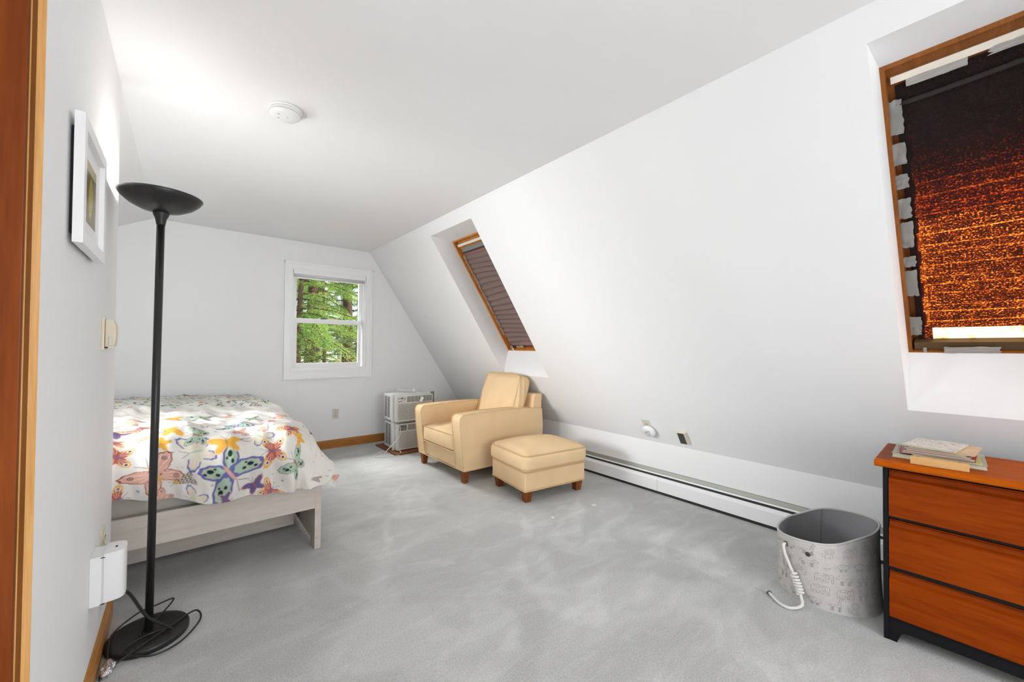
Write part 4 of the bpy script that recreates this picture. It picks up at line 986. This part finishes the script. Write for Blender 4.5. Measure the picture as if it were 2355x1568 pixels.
# grommets and rope
def on_basket(a, z, off): return np.array(basket_surf(a, z, off))
ga, gb = math.radians(151), math.radians(174.5)
for a_, z_ in ((ga, 0.265), (gb, 0.250)):
    c_ = on_basket(a_, z_, 0.002); nx_ = Vector((math.cos(a_), math.sin(a_), 0)).to_track_quat('Z', 'Y').to_matrix().to_4x4()
    Mg = Matrix.Translation(Vector(c_))@nx_
    lathe('grommet', [(0.006, 0.0), (0.010, 0.0), (0.010, 0.002), (0.0065, 0.003)], M_brass, bk_, 20, M=Mg)
    lathe('grommet_hole', [(0, 0.0006), (0.0062, 0.0006), (0.0062, 0.0010), (0, 0.0010)], M_dark, bk_, 16, M=Mg)
def loc_b(px, py, depth_off):     # a point seen at this pixel a little in front of the basket wall
    return None
D_ = math.radians
rp = [on_basket(ga, 0.265, 0.002), on_basket(ga, 0.258, 0.016), on_basket(D_(152), 0.215, 0.018), on_basket(D_(156), 0.165, 0.017), on_basket(D_(161), 0.118, 0.017),
      on_basket(D_(165), 0.078, 0.019), on_basket(D_(168), 0.040, 0.026), np.array([-0.262, 0.036, 0.011]), np.array([-0.318, 0.062, 0.008]), np.array([-0.323, 0.104, 0.008]), np.array([-0.285, 0.151, 0.009]), np.array([-0.268, 0.171, 0.012])]
rope = catmull(rp, 12)
tube('rope_handle', rope, 0.0065, M_rope, bk_, 10)
n0, n1 = 45, 72
hel = []
seg = rope[n0:n1]
for i in range(90):
    t = i/89*(len(seg)-1); k = min(int(t), len(seg)-2); p = seg[k]*(1-(t-k))+seg[k+1]*(t-k)
    ax = (seg[k+1]-seg[k]); ax /= np.linalg.norm(ax); s1 = np.cross(ax, [0, 0, 1.0]); s1 /= np.linalg.norm(s1); s2 = np.cross(s1, ax)
    th_ = i/89*2*math.pi*7; hel.append(p+0.0115*(math.cos(th_)*s1+math.sin(th_)*s2))
tube('rope_coil', hel, 0.0062, M_rope, bk_, 8)
e0, e1 = rope[-6], rope[-3]
tube('rope_ferrule', [e0, e1], 0.0105, M_brass, bk_, 12)
tube('rope_fray', [e1, rope[-1], rope[-1]+np.array([-0.004, 0.012, 0.006])], [0.006, 0.003, 0.001], M_rope, bk_, 6)

# ------------------------------------------------------------------ dresser
dr = thing('dresser', 'cherry wood dresser with black frame and three wide drawers', 'dresser', (2.262, 0.313, 0), math.radians(2.0))
DW, DD = 1.02, 0.385      # width runs to -y, depth to +x
ZT = 0.712
box('side_panel', (0.0, -0.016, 0.0), (DD, 0.0, ZT), M_blackpaint, dr, 0.0015)
box('side_panel', (0.0, -DW, 0.0), (DD, -DW+0.016, ZT), M_blackpaint, dr, 0.0015)
box('back_panel', (DD-0.012, -DW+0.016, 0.06), (DD-0.002, -0.016, ZT), M_blackpaint, dr)
for z0, z1 in ((0.085, 0.098), (0.288, 0.302), (0.499, 0.508), (0.700, ZT)):
    box('rail', (0.004, -DW+0.016, z0), (0.04, -0.016, z1), M_blackpaint, dr)
ap = [(-0.016, 0.086), (-0.016, 0.0), (-0.040, 0.0), (-0.050, 0.030), (-0.058, 0.044), (-0.075, 0.048), (-DW+0.075, 0.048), (-DW+0.058, 0.044), (-DW+0.05, 0.03), (-DW+0.04, 0.0), (-DW+0.016, 0.0), (-DW+0.016, 0.086)]
prism('apron', ap, 'x', 0.002, 0.022, M_blackpaint, dr, 0.001)
for z0, z1 in ((0.099, 0.285), (0.304, 0.494), (0.509, 0.697)):
    pr_ = [(-0.004, z0), (-0.0045, z1-0.034), (0.012, z1-0.026), (0.016, z1-0.010), (0.004, z1-0.003), (0.002, z1), (0.03, z1), (0.03, z0)]
    dw_ = prism('drawer', pr_, 'y', -DW+0.018, -0.018, M_chest, dr, 0.0012)
    box('drawer_box', (0.028, -DW+0.03, z0+0.01), (DD-0.03, -0.03, z1-0.03), M_block, dw_)
tp = prism('dresser_top', [(-0.045, 0.718), (-0.040, 0.712), (DD+0.01, 0.712), (DD+0.01, 0.738), (-0.038, 0.738), (-0.046, 0.731)], 'y', -DW-0.022, 0.022, M_chesttop, dr, 0.003)
box('edge_band', (-0.005, -0.022, 0.7375), (DD+0.008, 0.018, 0.7388), M_chest, dr)
# ------------------------------------------------------------------ books and block on the dresser
def pages(name): return plain(name, (0.62, 0.56, 0.45), 0.9, (3, 0.3, 0.001))
M_pages = pages('book_pages')
def cover_mat(name, cols, scale=14.0, seed=0.0):
    mt, nt, b = new_mat(name)
    tc = N(nt, 'ShaderNodeTexCoord'); mp = N(nt, 'ShaderNodeMapping'); mp.inputs['Location'].default_value = (seed, seed*1.7, 0)
    nt.links.new(tc.outputs['Object'], mp.inputs[0])
    vn = N(nt, 'ShaderNodeTexNoise', Scale=scale, Detail=2, Distortion=1.2); nt.links.new(mp.outputs[0], vn.inputs['Vector'])
    n = len(cols); r = ramp(nt, vn.outputs[0], [(0.30+0.42*i/max(1, n-1), c) for i, c in enumerate(cols)])
    r.color_ramp.interpolation = 'CONSTANT' if n > 2 else 'LINEAR'
    nt.links.new(r.outputs[0], b.inputs['Base Color']); b.inputs['Roughness'].default_value = 0.35
    return mt
ZB = 0.7392
def book(name, label, c, size, z, rz, cov, hard=True, tilt=0.0):
    """size: (depth x, width y, thickness)"""
    r = thing(name, label, 'book', (c[0], c[1], z), math.radians(rz), 'picture books piled on the dresser')
    if tilt: r.rotation_euler = (math.radians(tilt), 0, math.radians(rz))
    dx, dy, t = size[0]/2, size[1]/2, size[2]; ct = 0.0022 if hard else 0.0008
    box('cover', (-dx, -dy, t-ct), (dx, dy, t), cov, r, 0.0004); box('cover', (-dx, -dy, 0), (dx, dy, ct), cov, r, 0.0004)
    box('spine', (dx-0.0015, -dy, 0), (dx+0.001, dy, t), cov, r, 0.0005)
    box('page_block', (-dx+0.003, -dy+0.003, ct), (dx-0.001, dy-0.003, t-ct), M_pages, r)
    return r
z = ZB
book('picture_book', 'large pale green picture book at the bottom of the pile', (2.455, 0.155), (0.235, 0.265), z, 2, None) if False else None
specs = [
 ('large pale green picture book at the bottom of the pile', (2.455, 0.168), (0.25, 0.262, 0.018), 3, cover_mat('cover_green', [(0.36, 0.42, 0.28), (0.50, 0.46, 0.34), (0.30, 0.40, 0.30), (0.62, 0.36, 0.26)], 16, 1)),
 ('thin yellow book sticking out on the right of the pile', (2.430, 0.146), (0.20, 0.190, 0.006), 5, cover_mat('cover_yellow', [(0.72, 0.60, 0.08), (0.70, 0.66, 0.40)], 8, 2)),
 ('thin dark green book near the middle of the pile', (2.425, 0.168), (0.20, 0.205, 0.006), 3, cover_mat('cover_darkgreen', [(0.07, 0.13, 0.10), (0.12, 0.22, 0.18), (0.30, 0.45, 0.40)], 20, 3)),
 ('red board book under the upper magazines', (2.425, 0.160), (0.21, 0.200, 0.007), 0, cover_mat('cover_red', [(0.50, 0.04, 0.04), (0.42, 0.05, 0.05)], 9, 4)),
 ('grey-mauve picture book under the top magazines', (2.430, 0.156), (0.22, 0.180, 0.006), -3, cover_mat('cover_mauve', [(0.30, 0.24, 0.25), (0.42, 0.36, 0.36)], 10, 5)),
 ('thin tan magazine third from the top of the pile', (2.430, 0.158), (0.22, 0.175, 0.005), -6, cover_mat('cover_tan', [(0.50, 0.42, 0.30), (0.62, 0.55, 0.44)], 10, 6)),
 ('orange picture book just under the top magazine', (2.428, 0.146), (0.22, 0.185, 0.005), -4, cover_mat('cover_orange', [(0.72, 0.42, 0.16), (0.74, 0.52, 0.30), (0.66, 0.26, 0.14)], 22, 7)),
 ('pale floral magazine on top of the pile', (2.425, 0.172), (0.225, 0.150, 0.006), -7, cover_mat('cover_floral', [(0.76, 0.68, 0.60), (0.74, 0.70, 0.66), (0.45, 0.42, 0.22), (0.72, 0.34, 0.24)], 34, 8)),
]
for i, (lb, c, sz, rz, cm) in enumerate(specs):
    book('picture_book', lb, c, sz, z, rz, cm, hard=(i == 0)); z += sz[2]+0.0004
# red sticks (crayon pack) at the left of the pile
rk = thing('crayon_pack', 'bundle of red crayons lying on the left of the green book', 'crayons', (2.42, 0.264, ZB+0.0186), math.radians(8))
M_redc = plain('crayon_red', (0.52, 0.05, 0.05), 0.4); M_redc2 = plain('crayon_pink', (0.66, 0.20, 0.17), 0.4)
for k in range(4):
    tube('crayon', [(-0.075, -0.012+k*0.0082, 0.0042), (0.07, -0.012+k*0.0082, 0.0042)], 0.004, M_redc if k % 2 else M_redc2, rk, 8)
mk_ = thing('red_marker', 'short red marker with a white tip beside the crayons', 'marker', (2.345, 0.240, ZB+0.0190), math.radians(-70))
tube('marker_barrel', [(-0.03, 0, 0.006), (0.03, 0, 0.006)], 0.0055, M_redc, mk_, 10)
tube('marker_cap', [(0.03, 0, 0.006), (0.042, 0, 0.006)], 0.0045, M_plastic, mk_, 10)
blk = thing('wooden_block', 'unfinished pine block with two holes at the front edge of the dresser', 'wood block', (2.262, 0.152, ZB), math.radians(4))
box('block_body', (-0.010, -0.078, 0.0), (0.012, 0.078, 0.030), M_block, blk, 0.001)
for yy in (-0.055, 0.055):
    lathe('drilled_hole', [(0, 0.0301), (0.004, 0.0301), (0.004, 0.0304), (0, 0.0304)], M_brass, blk, 14, center=(0.002, yy, 0))
# scrap of paper on the carpet
sp = mesh('paper_scrap', [(-0.022, -0.012, 0.004), (0.02, -0.016, 0.003), (0.024, 0.012, 0.006), (-0.016, 0.016, 0.003), (0.0, 0.0, 0.010), (-0.022, -0.012, 0.001), (0.02, -0.016, 0.001), (0.024, 0.012, 0.001), (-0.016, 0.016, 0.001)],
     [(0, 1, 4), (1, 2, 4), (2, 3, 4), (3, 0, 4), (8, 7, 6, 5), (0, 5, 6, 1), (1, 6, 7, 2), (2, 7, 8, 3), (3, 8, 5, 0)], plain('scrap_paper', (0.72, 0.72, 0.70), 0.9))
sp.location = (2.412, 1.954, 0); tag(sp, 'white paper scrap on the carpet toward the heater', 'paper', 'paper scraps on the carpet')
sp2 = sp.copy(); COL.objects.link(sp2); sp2.location = (2.015, 1.993, 0); sp2.scale = (0.7, 0.7, 0.7); sp2.rotation_euler = (0, 0, 1.1)
sp2['label'] = 'smaller white paper scrap on the carpet below the front foot of the ottoman'

# ------------------------------------------------------------------ cloths taped over the skylights
def cloth_mat(name, base, glow, thr, lines=None, pleats=None):
    """dark fabric that lets light through in specks; uv = metres across and down"""
    mt, nt, b = new_mat(name); nt.nodes.remove(b); out = nt.nodes['Material Output']
    uv = N(nt, 'ShaderNodeUVMap', uv_map='UVMap')
    n1 = N(nt, 'ShaderNodeTexNoise', Scale=150.0, Detail=4.0); n2 = N(nt, 'ShaderNodeTexNoise', Scale=30.0, Detail=3.0)
    for n in (n1, n2): nt.links.new(uv.outputs[0], n.inputs['Vector'])
    s = N(nt, 'ShaderNodeMath', operation='MULTIPLY_ADD'); s.inputs[1].default_value = 0.25
    nt.links.new(n2.outputs[0], s.inputs[0])
    s1 = N(nt, 'ShaderNodeMath', operation='MULTIPLY'); s1.inputs[1].default_value = 0.75; nt.links.new(n1.outputs[0], s1.inputs[0]); nt.links.new(s1.outputs[0], s.inputs[2])
    mr = N(nt, 'ShaderNodeMapRange'); nt.links.new(s.outputs[0], mr.inputs[0])
    mr.inputs[1].default_value = thr; mr.inputs[2].default_value = thr+0.17; mr.inputs[3].default_value = 0.0; mr.inputs[4].default_value = 1.0
    fac = mr.outputs[0]
    if lines:
        at = N(nt, 'ShaderNodeVertexColor', layer_name='thin')
        ln = N(nt, 'ShaderNodeSeparateColor'); nt.links.new(at.outputs[0], ln.inputs[0])
        ad = N(nt, 'ShaderNodeMath', operation='MULTIPLY_ADD'); ad.inputs[1].default_value = 1.0; ad.use_clamp = True
        nt.links.new(ln.outputs[0], ad.inputs[0]); nt.links.new(fac, ad.inputs[2]); fac = ad.outputs[0]
    r = ramp(nt, fac, [(0.0, (0.010, 0.0011, 0.0002)), (0.35, (0.060, 0.0070, 0.0005)), (0.7, glow), (1.0, (0.50, 0.17, 0.022))])
    tr = N(nt, 'ShaderNodeBsdfTranslucent'); nt.links.new(r.outputs[0], tr.inputs[0])
    df = N(nt, 'ShaderNodeBsdfDiffuse'); df.inputs[0].default_value = (*base, 1)
    ads = N(nt, 'ShaderNodeAddShader'); nt.links.new(tr.outputs[0], ads.inputs[0]); nt.links.new(df.outputs[0], ads.inputs[1])
    nt.links.new(ads.outputs[0], out.inputs[0]); return mt
def cloth(name, P, org, y0, y1, s0, s1, o, mat, parent, ny=60, ns=180, wave=0.003, thin=None, pleat=0.0, npl=20, seed=0, thick=0.0):
    r = random.Random(seed); ph = [r.uniform(0, 6.28) for _ in range(8)]
    V, U, T = [], [], []
    for i in range(ns+1):
        s = s0+(s1-s0)*i/ns
        for j in range(ny+1):
            y = y0+(y1-y0)*j/ny
            oo = o+wave*(math.sin(y*9+ph[0]+s*3)+math.sin(s*14+ph[1]+y*4))*0.5
            if pleat: oo += pleat*(abs(((s*npl/(s1-s0)+0.25*math.sin(y*5+s*9)) % 1.0)-0.5)*2-0.5)
            V.append(P(s, y, oo)-org); U.append((y+seed*1.3, s))
            T.append(thin(s-s0, y-y0) if thin else 0.0)
    Fc = [(i*(ny+1)+j, i*(ny+1)+j+1, (i+1)*(ny+1)+j+1, (i+1)*(ny+1)+j) for i in range(ns) for j in range(ny)]
    ob = mesh(name, V, Fc, mat, parent, True, U)
    if thin:
        c = ob.data.color_attributes.new('thin', 'FLOAT_COLOR', 'POINT')
        c.data.foreach_set('color', np.array([[t, t, t, 1] for t in T], dtype=np.float32).ravel())
    return ob
def tape(P, org, y, s, wy, ws, o, parent, seed, mat=M_tape, name='tape_strip', rag=0.25):
    r = random.Random(seed); nx, nsn = 6, 8; V = []
    for i in range(nsn+1):
        for j in range(nx+1):
            yy = y+wy*(j/nx-0.5)*(1+rag*r.uniform(-0.5, 0.5)*(j in (0, nx))); ss = s+ws*(i/nsn-0.5)*(1+rag*0.3*r.uniform(-0.5, 0.5))
            V.append(P(ss, yy, o+r.uniform(-0.006, 0.003))-org)
    Fc = [(i*(nx+1)+j, i*(nx+1)+j+1, (i+1)*(nx+1)+j+1, (i+1)*(nx+1)+j) for i in range(nsn) for j in range(nx)]
    return mesh(name, V, Fc, mat, parent, True)
# near skylight: brown cloth lit through by the sun, with layers added behind to darken the top
yn0, yn1 = SKY['near'][0], SKY['near'][1]
orgN = PN(LF, yn1, 0)
nc = thing('blackout_cloth', 'brown blackout cloth taped over the near skylight, glowing orange in the sun', 'blackout cloth', tuple(orgN))
M_cl = cloth_mat('backlit_brown_cloth', (0.020, 0.014, 0.013), (0.23, 0.033, 0.0015), 0.465, lines=True)
M_cl2 = cloth_mat('doubled_brown_cloth', (0.022, 0.016, 0.015), (0.50, 0.30, 0.2), 0.50, lines=True)
M_thin = None
rl = random.Random(21); line_s = []
s_ = 0.36
while s_ < 1.10:
    line_s.append((s_, rl.uniform(0.45, 1.0), rl.uniform(0, 6.28))); s_ += rl.uniform(0.026, 0.062)
def thin_near(s, y):
    v = 0.0
    for (ls, st, ph_) in line_s:
        dd = abs(s-ls-0.004*math.sin(y*6+ph_)-0.05*(y-0.7)*0.0)
        if dd < 0.0036: v = max(v, st*(1-dd/0.0036))
    ym = (yn1-0.034)-(yn0+0.03)
    if y > ym-0.028+0.003*math.sin(s*40): return -1.0
    if y > ym-0.044 and s > 0.14: v = max(v, 0.30)
    de = abs(y-(ym-0.060))
    if de < 0.004 and s > 0.16: v = max(v, 0.5*(1-de/0.004))
    return v
cs0, cs1 = 0.085, LF-0.118
cloth('cloth_layer', PN, orgN, yn0+0.03, yn1-0.034, cs0, cs1, 0.030, M_cl, nc, 90, 360, 0.004, thin_near, seed=1)
def glow_fade(L, amount):     # glow gradient put into the translucency, stronger towards the layer's bottom
    return lambda s, y: -1.0 if s < 0.02 else amount*max(0.0, (s-L*0.25)/(L*0.75))**1.5
for L, off, am, sd_ in ((0.56, 0.050, 0.85, 2), (0.40, 0.062, 0.75, 3), (0.24, 0.074, 0.5, 4)):  # unseen extra layers, added to dim the glow towards the top
    cloth('cloth_layer', PN, orgN, yn0+0.03, yn1-0.036, cs0, cs0+L, off, M_cl2, nc, 30, 80, 0.004, glow_fade(L, am), seed=sd_)
cloth('cloth_layer', PN, orgN, yn0+0.03, yn1-0.024, 0.076, cs0+0.10, 0.084, M_cl2, nc, 30, 20, 0.002, lambda s, y: -1.0, seed=5)
M_sheer = None
def sheer_mat():
    mt, nt, b = new_mat('sheer_cream_cloth'); nt.nodes.remove(b); out = nt.nodes['Material Output']
    tr = N(nt, 'ShaderNodeBsdfTranslucent'); uv_ = N(nt, 'ShaderNodeUVMap', uv_map='UVMap'); ns_ = N(nt, 'ShaderNodeTexNoise', Scale=22.0, Detail=5.0); nt.links.new(uv_.outputs[0], ns_.inputs['Vector'])
    r_ = ramp(nt, ns_.outputs[0], [(0.30, (0.42, 0.16, 0.03)), (0.46, (0.85, 0.66, 0.36))]); nt.links.new(r_.outputs[0], tr.inputs[0])
    nt.links.new(tr.outputs[0], out.inputs[0]); return mt
cloth('sheer_strip', PN, orgN, yn0+0.03, yn1-0.085, cs1-0.006, cs1+0.070, 0.034, sheer_mat(), nc, 40, 10, 0.002, None, seed=5)
cloth('cloth_edge', PN, orgN, yn1-0.085, yn1-0.034, cs1-0.006, cs1+0.070, 0.034, M_cl, nc, 10, 10, 0.002, None, seed=6)
fold_pts = [PN(0.150+0.006*math.sin(y*7), y, 0.020)-orgN for y in np.linspace(yn0+0.03, yn1-0.03, 14)]
V_, F_ = tube_geo(fold_pts, 0.010, 8); mesh('cloth_fold', V_, F_, plain('dark_cloth', (0.022, 0.016, 0.014), 0.9), nc, True)
V_ = [PN(s, y, o)-orgN for s in (cs1+0.066, LF-0.010) for y in (yn0+0.02, yn1-0.022) for o in (0.004, 0.044)]
mesh('bottom_batten', V_, [(0, 1, 3, 2), (4, 6, 7, 5), (0, 4, 5, 1), (2, 3, 7, 6), (0, 2, 6, 4), (1, 5, 7, 3)], plain('brown_batten', (0.10, 0.055, 0.02), 0.6), nc)
for k, (s, l) in enumerate(((0.20, 0.13), (0.345, 0.09), (0.46, 0.06), (0.58, 0.09), (0.70, 0.12), (0.83, 0.05), (0.94, 0.13), (1.17, 0.10))):
    tape(PN, orgN, yn1-0.030, s, 0.046, l, 0.010, nc, 30+k)
M_tapel = plain('pale_tape', (0.38, 0.36, 0.33), 0.45, (80, 0.2, 0.002))
tape(PN, orgN, yn1-0.145, 0.088, 0.155, 0.026, 0.014, nc, 50, M_tapel, rag=0.02)
tape(PN, orgN, yn1-0.345, 0.083, 0.14, 0.024, 0.014, nc, 51, M_tapel)
tape(PN, orgN, yn1-0.205, LF-0.016, 0.17, 0.034, -0.006, nc, 52, M_tapel, rag=0.1)
tape(PN, orgN, yn1-0.058, LF-0.014, 0.012, 0.026, -0.006, nc, 53, M_tapel)
# far skylight: pleated brown cloth
yf0, yf1 = SKY['far'][0], SKY['far'][1]
orgF = PF(LF, yf1, 0)
fc = thing('blackout_cloth', 'pleated brown blackout cloth taped over the far skylight above the armchair', 'blackout cloth', tuple(orgF))
M_cf = cloth_mat('pleated_brown_cloth', (0.215, 0.165, 0.150), (0.20, 0.06, 0.03), 0.78, lines=True)
def thin_far(s, y):
    v = 0.0
    if 0.016 < s < 0.045: v = 0.45
    if 1.085 < s < 1.115 and y < 0.45: v = 0.5
    return v*(0.4+0.6*abs(math.sin(y*90+s*130)))
cloth('cloth_layer', PF, orgF, yf0+0.03, yf1-0.056, 0.135, LF-0.055, 0.024, M_cf, fc, 40, 260, 0.003, thin_far, pleat=0.020, npl=19, seed=7)
def light_seal_mat():
    mt, nt, b = new_mat('light_seal_cloth'); nt.nodes.remove(b); out = nt.nodes['Material Output']
    tr = N(nt, 'ShaderNodeBsdfTranslucent'); tr.inputs[0].default_value = (0.40, 0.22, 0.14, 1)
    df = N(nt, 'ShaderNodeBsdfDiffuse'); df.inputs[0].default_value = (0.10, 0.07, 0.06, 1)
    ad = N(nt, 'ShaderNodeAddShader'); nt.links.new(tr.outputs[0], ad.inputs[0]); nt.links.new(df.outputs[0], ad.inputs[1]); nt.links.new(ad.outputs[0], out.inputs[0]); return mt
cloth('added_light_seal', PF, orgF, yf0+0.016, yf1-0.030, 0.10, LF-0.012, 0.042, light_seal_mat(), fc, 8, 16, 0.0, None, seed=9)  # unseen sheet added behind the pleats to stop sun leaking past them
tape(PF, orgF, (yf0+yf1)/2, 0.113, yf1-yf0-0.13, 0.042, 0.014, fc, 60, rag=0.02)
V_ = [PF(s, y, o)-orgF for s in (0.134, 0.150) for y in (yf0+0.03, yf1-0.055) for o in (0.010, 0.024)]
mesh('dark_band', V_, [(0, 1, 3, 2), (4, 6, 7, 5), (0, 4, 5, 1), (2, 3, 7, 6), (0, 2, 6, 4), (1, 5, 7, 3)], plain('dark_band_cloth', (0.05, 0.035, 0.03), 0.9), fc)
for k, (s, l) in enumerate(((0.25, 0.16), (0.42, 0.17), (0.60, 0.18), (0.78, 0.17), (0.94, 0.13), (1.07, 0.10))):
    tape(PF, orgF, yf1-0.050, s, 0.026, l, 0.012, fc, 70+k)
tape(PF, orgF, yf1-0.075, LF-0.035, 0.05, 0.035, 0.008, fc, 80)
tape(PF, orgF, yf1-0.10, LF-0.005, 0.02, 0.05, -0.004, fc, 81, M_trimw)
tape(PF, orgF, yf1-0.22, LF-0.042, 0.11, 0.018, 0.010, fc, 82, M_tapel, rag=0.02)
# added rear skylight, behind the camera: left uncovered
yr0, yr1 = SKY['rear'][0], SKY['rear'][1]; orgR = PR(LF, yr1, 0)

# ------------------------------------------------------------------ woods outside the end window
GZ = -2.9
gr = box('forest_floor', (-40, YE+0.6, GZ-0.2), (50, 70, GZ), plain('leaf_litter', (0.22, 0.17, 0.08), 0.95, vary=0.35, vscale=1.2))
gr['kind'] = 'structure'
def leaf_mat(name, c1, c2):
    mt, nt, b = new_mat(name); out = nt.nodes['Material Output']
    tc = N(nt, 'ShaderNodeTexCoord'); ns = N(nt, 'ShaderNodeTexNoise', Scale=1.6, Detail=4); nt.links.new(tc.outputs['Object'], ns.inputs['Vector'])
    r = ramp(nt, ns.outputs[0], [(0.35, c1), (0.65, c2)]); nt.links.new(r.outputs[0], b.inputs['Base Color']); b.inputs['Roughness'].default_value = 0.5
    tr = N(nt, 'ShaderNodeBsdfTranslucent'); nt.links.new(r.outputs[0], tr.inputs[0])
    mx = N(nt, 'ShaderNodeMixShader'); mx.inputs[0].default_value = 0.45
    nt.links.new(b.outputs[0], mx.inputs[1]); nt.links.new(tr.outputs[0], mx.inputs[2]); nt.links.new(mx.outputs[0], out.inputs[0]); return mt
LM = [leaf_mat('hemlock_leaf', (0.12, 0.25, 0.05), (0.38, 0.55, 0.14)), leaf_mat('dark_leaf', (0.045, 0.11, 0.025), (0.15, 0.28, 0.06)), leaf_mat('lime_leaf', (0.34, 0.48, 0.09), (0.58, 0.68, 0.22))]
BARK = [plain('brown_bark', (0.085, 0.05, 0.028), 0.95, (9, 0.8, 0.05), vary=0.4, vscale=5), plain('grey_bark', (0.20, 0.165, 0.12), 0.95, (9, 0.6, 0.05), vary=0.3, vscale=5), plain('birch_bark', (0.62, 0.58, 0.48), 0.9, vary=0.2, vscale=7)]
def tree(name, label, x, y, h, r0, lm, bark, nb, zlo, zhi, blen, dens, seed, leaf=0.055, lean=0.0, group='trees outside the window'):
    r = np.random.RandomState(seed)
    t = thing(name, label, 'tree', (x, y, GZ), 0, group)
    path = [(lean*k/6*h*0.1+0.05*math.sin(k*1.7+seed), 0.05*math.cos(k*1.3+seed), h*k/6) for k in range(7)]
    tube('trunk', path, [r0*(1-0.7*k/6) for k in range(7)], BARK[bark], t, 12)
    bv, bf, pos, nrm = [], [], [], []
    for b in range(nb):
        z0 = r.uniform(zlo, zhi)-GZ; az = r.uniform(0, 2*math.pi); L = blen*r.uniform(0.6, 1.15)*(1-0.35*(z0+GZ-zlo)/(zhi-zlo+0.1))
        d = np.array([math.cos(az), math.sin(az), 0]); k = z0/h*6
        base = np.array([lean*z0*0.1, 0, z0]); pts = []
        for q in range(6):
            u = q/5; pts.append(base+d*L*u+np.array([0, 0, 0.10*L*u-0.42*L*u*u]))
        v_, f_ = tube_geo(pts, [0.022*(1-0.8*q/5) for q in range(6)], 5); o_ = len(bv); bv += v_; bf += [tuple(i+o_ for i in f) for f in f_]
        side = np.array([-d[1], d[0], 0]); n = int(dens*L*1.7)
        u = r.uniform(0.12, 1.0, n); w = (r.uniform(-1, 1, n))*0.34*L*np.sqrt(u)*(1.15-u)
        P0 = base+np.outer(L*u, d)+np.outer(w, side); P0[:, 2] += 0.10*L*u-0.42*L*u*u-0.30*np.abs(w)+r.normal(0, 0.035, n)
        pos.append(P0)
        dirn = np.outer(np.ones(n), d)*0.6+np.outer(np.sign(w), side)*0.7+r.normal(0, 0.35, (n, 3)); nrm.append(dirn)
    mesh('branches', bv, bf, BARK[bark], t)
    P0 = np.concatenate(pos); D = np.concatenate(nrm); D /= np.linalg.norm(D, axis=1)[:, None]; n = len(P0)
    S = np.cross(D, np.array([0, 0, 1.0])+r.normal(0, 0.35, (n, 3))); S /= np.linalg.norm(S, axis=1)[:, None]
    Lf = leaf*r.uniform(0.6, 1.5, n)[:, None]; Wf = Lf*0.24
    Vv = np.stack([P0-D*Lf*0.5, P0+S*Wf*0.5, P0+D*Lf*0.5, P0-S*Wf*0.5], 1).reshape(-1, 3)
    fo = mesh('foliage', Vv, np.arange(4*n).reshape(-1, 4), LM[lm], t); fo['kind'] = 'stuff'
    return t
tree('hemlock_tree', 'sunlit hemlock tree filling the left of the window', 2.05, 10.2, 9.5, 0.09, 0, 0, 80, 1.3, 5.6, 1.9, 360, 1)
tree('hemlock_tree', 'dark brown hemlock trunk at the lower left of the window', 3.06, 13.6, 12, 0.20, 0, 0, 45, 1.6, 7.0, 2.2, 230, 2)
tree('young_tree', 'slim reddish trunk with lime leaves near the window centre', 3.32, 13.2, 8, 0.085, 2, 0, 34, -0.5, 4.5, 1.2, 260, 3)
tree('birch_tree', 'pale leaning birch trunk behind the green branches', 4.35, 15.6, 13, 0.11, 2, 2, 26, 0.2, 7.0, 1.5, 200, 4, lean=0.35)
tree('pine_tree', 'thick grey-brown trunk at the right side of the window', 4.55, 15.0, 14, 0.23, 1, 0, 46, 0.4, 7.5, 2.0, 240, 5)
tree('hemlock_tree', 'bright hemlock branches at the lower right of the window', 3.75, 11.4, 7, 0.06, 0, 1, 24, -0.6, 3.4, 1.1, 300, 6)
for k, (x, y) in enumerate(((3.2, 19.0), (4.8, 20.0), (6.2, 18.5), (7.4, 21.0), (2.0, 17.0), (5.4, 24.0), (8.6, 25.0), (3.8, 26.0), (6.6, 29.0), (9.6, 21.0))):
    wh = ['farther left', 'middle', 'right']
    tree('background_tree', 'green tree deep in the woods behind the nearer trees', x, y, 15, 0.17, (1, 0, 2)[k % 3], k % 2, 42, -2.0, 10.0, 2.6, 150, 20+k, leaf=0.14, group='trees deep in the woods')
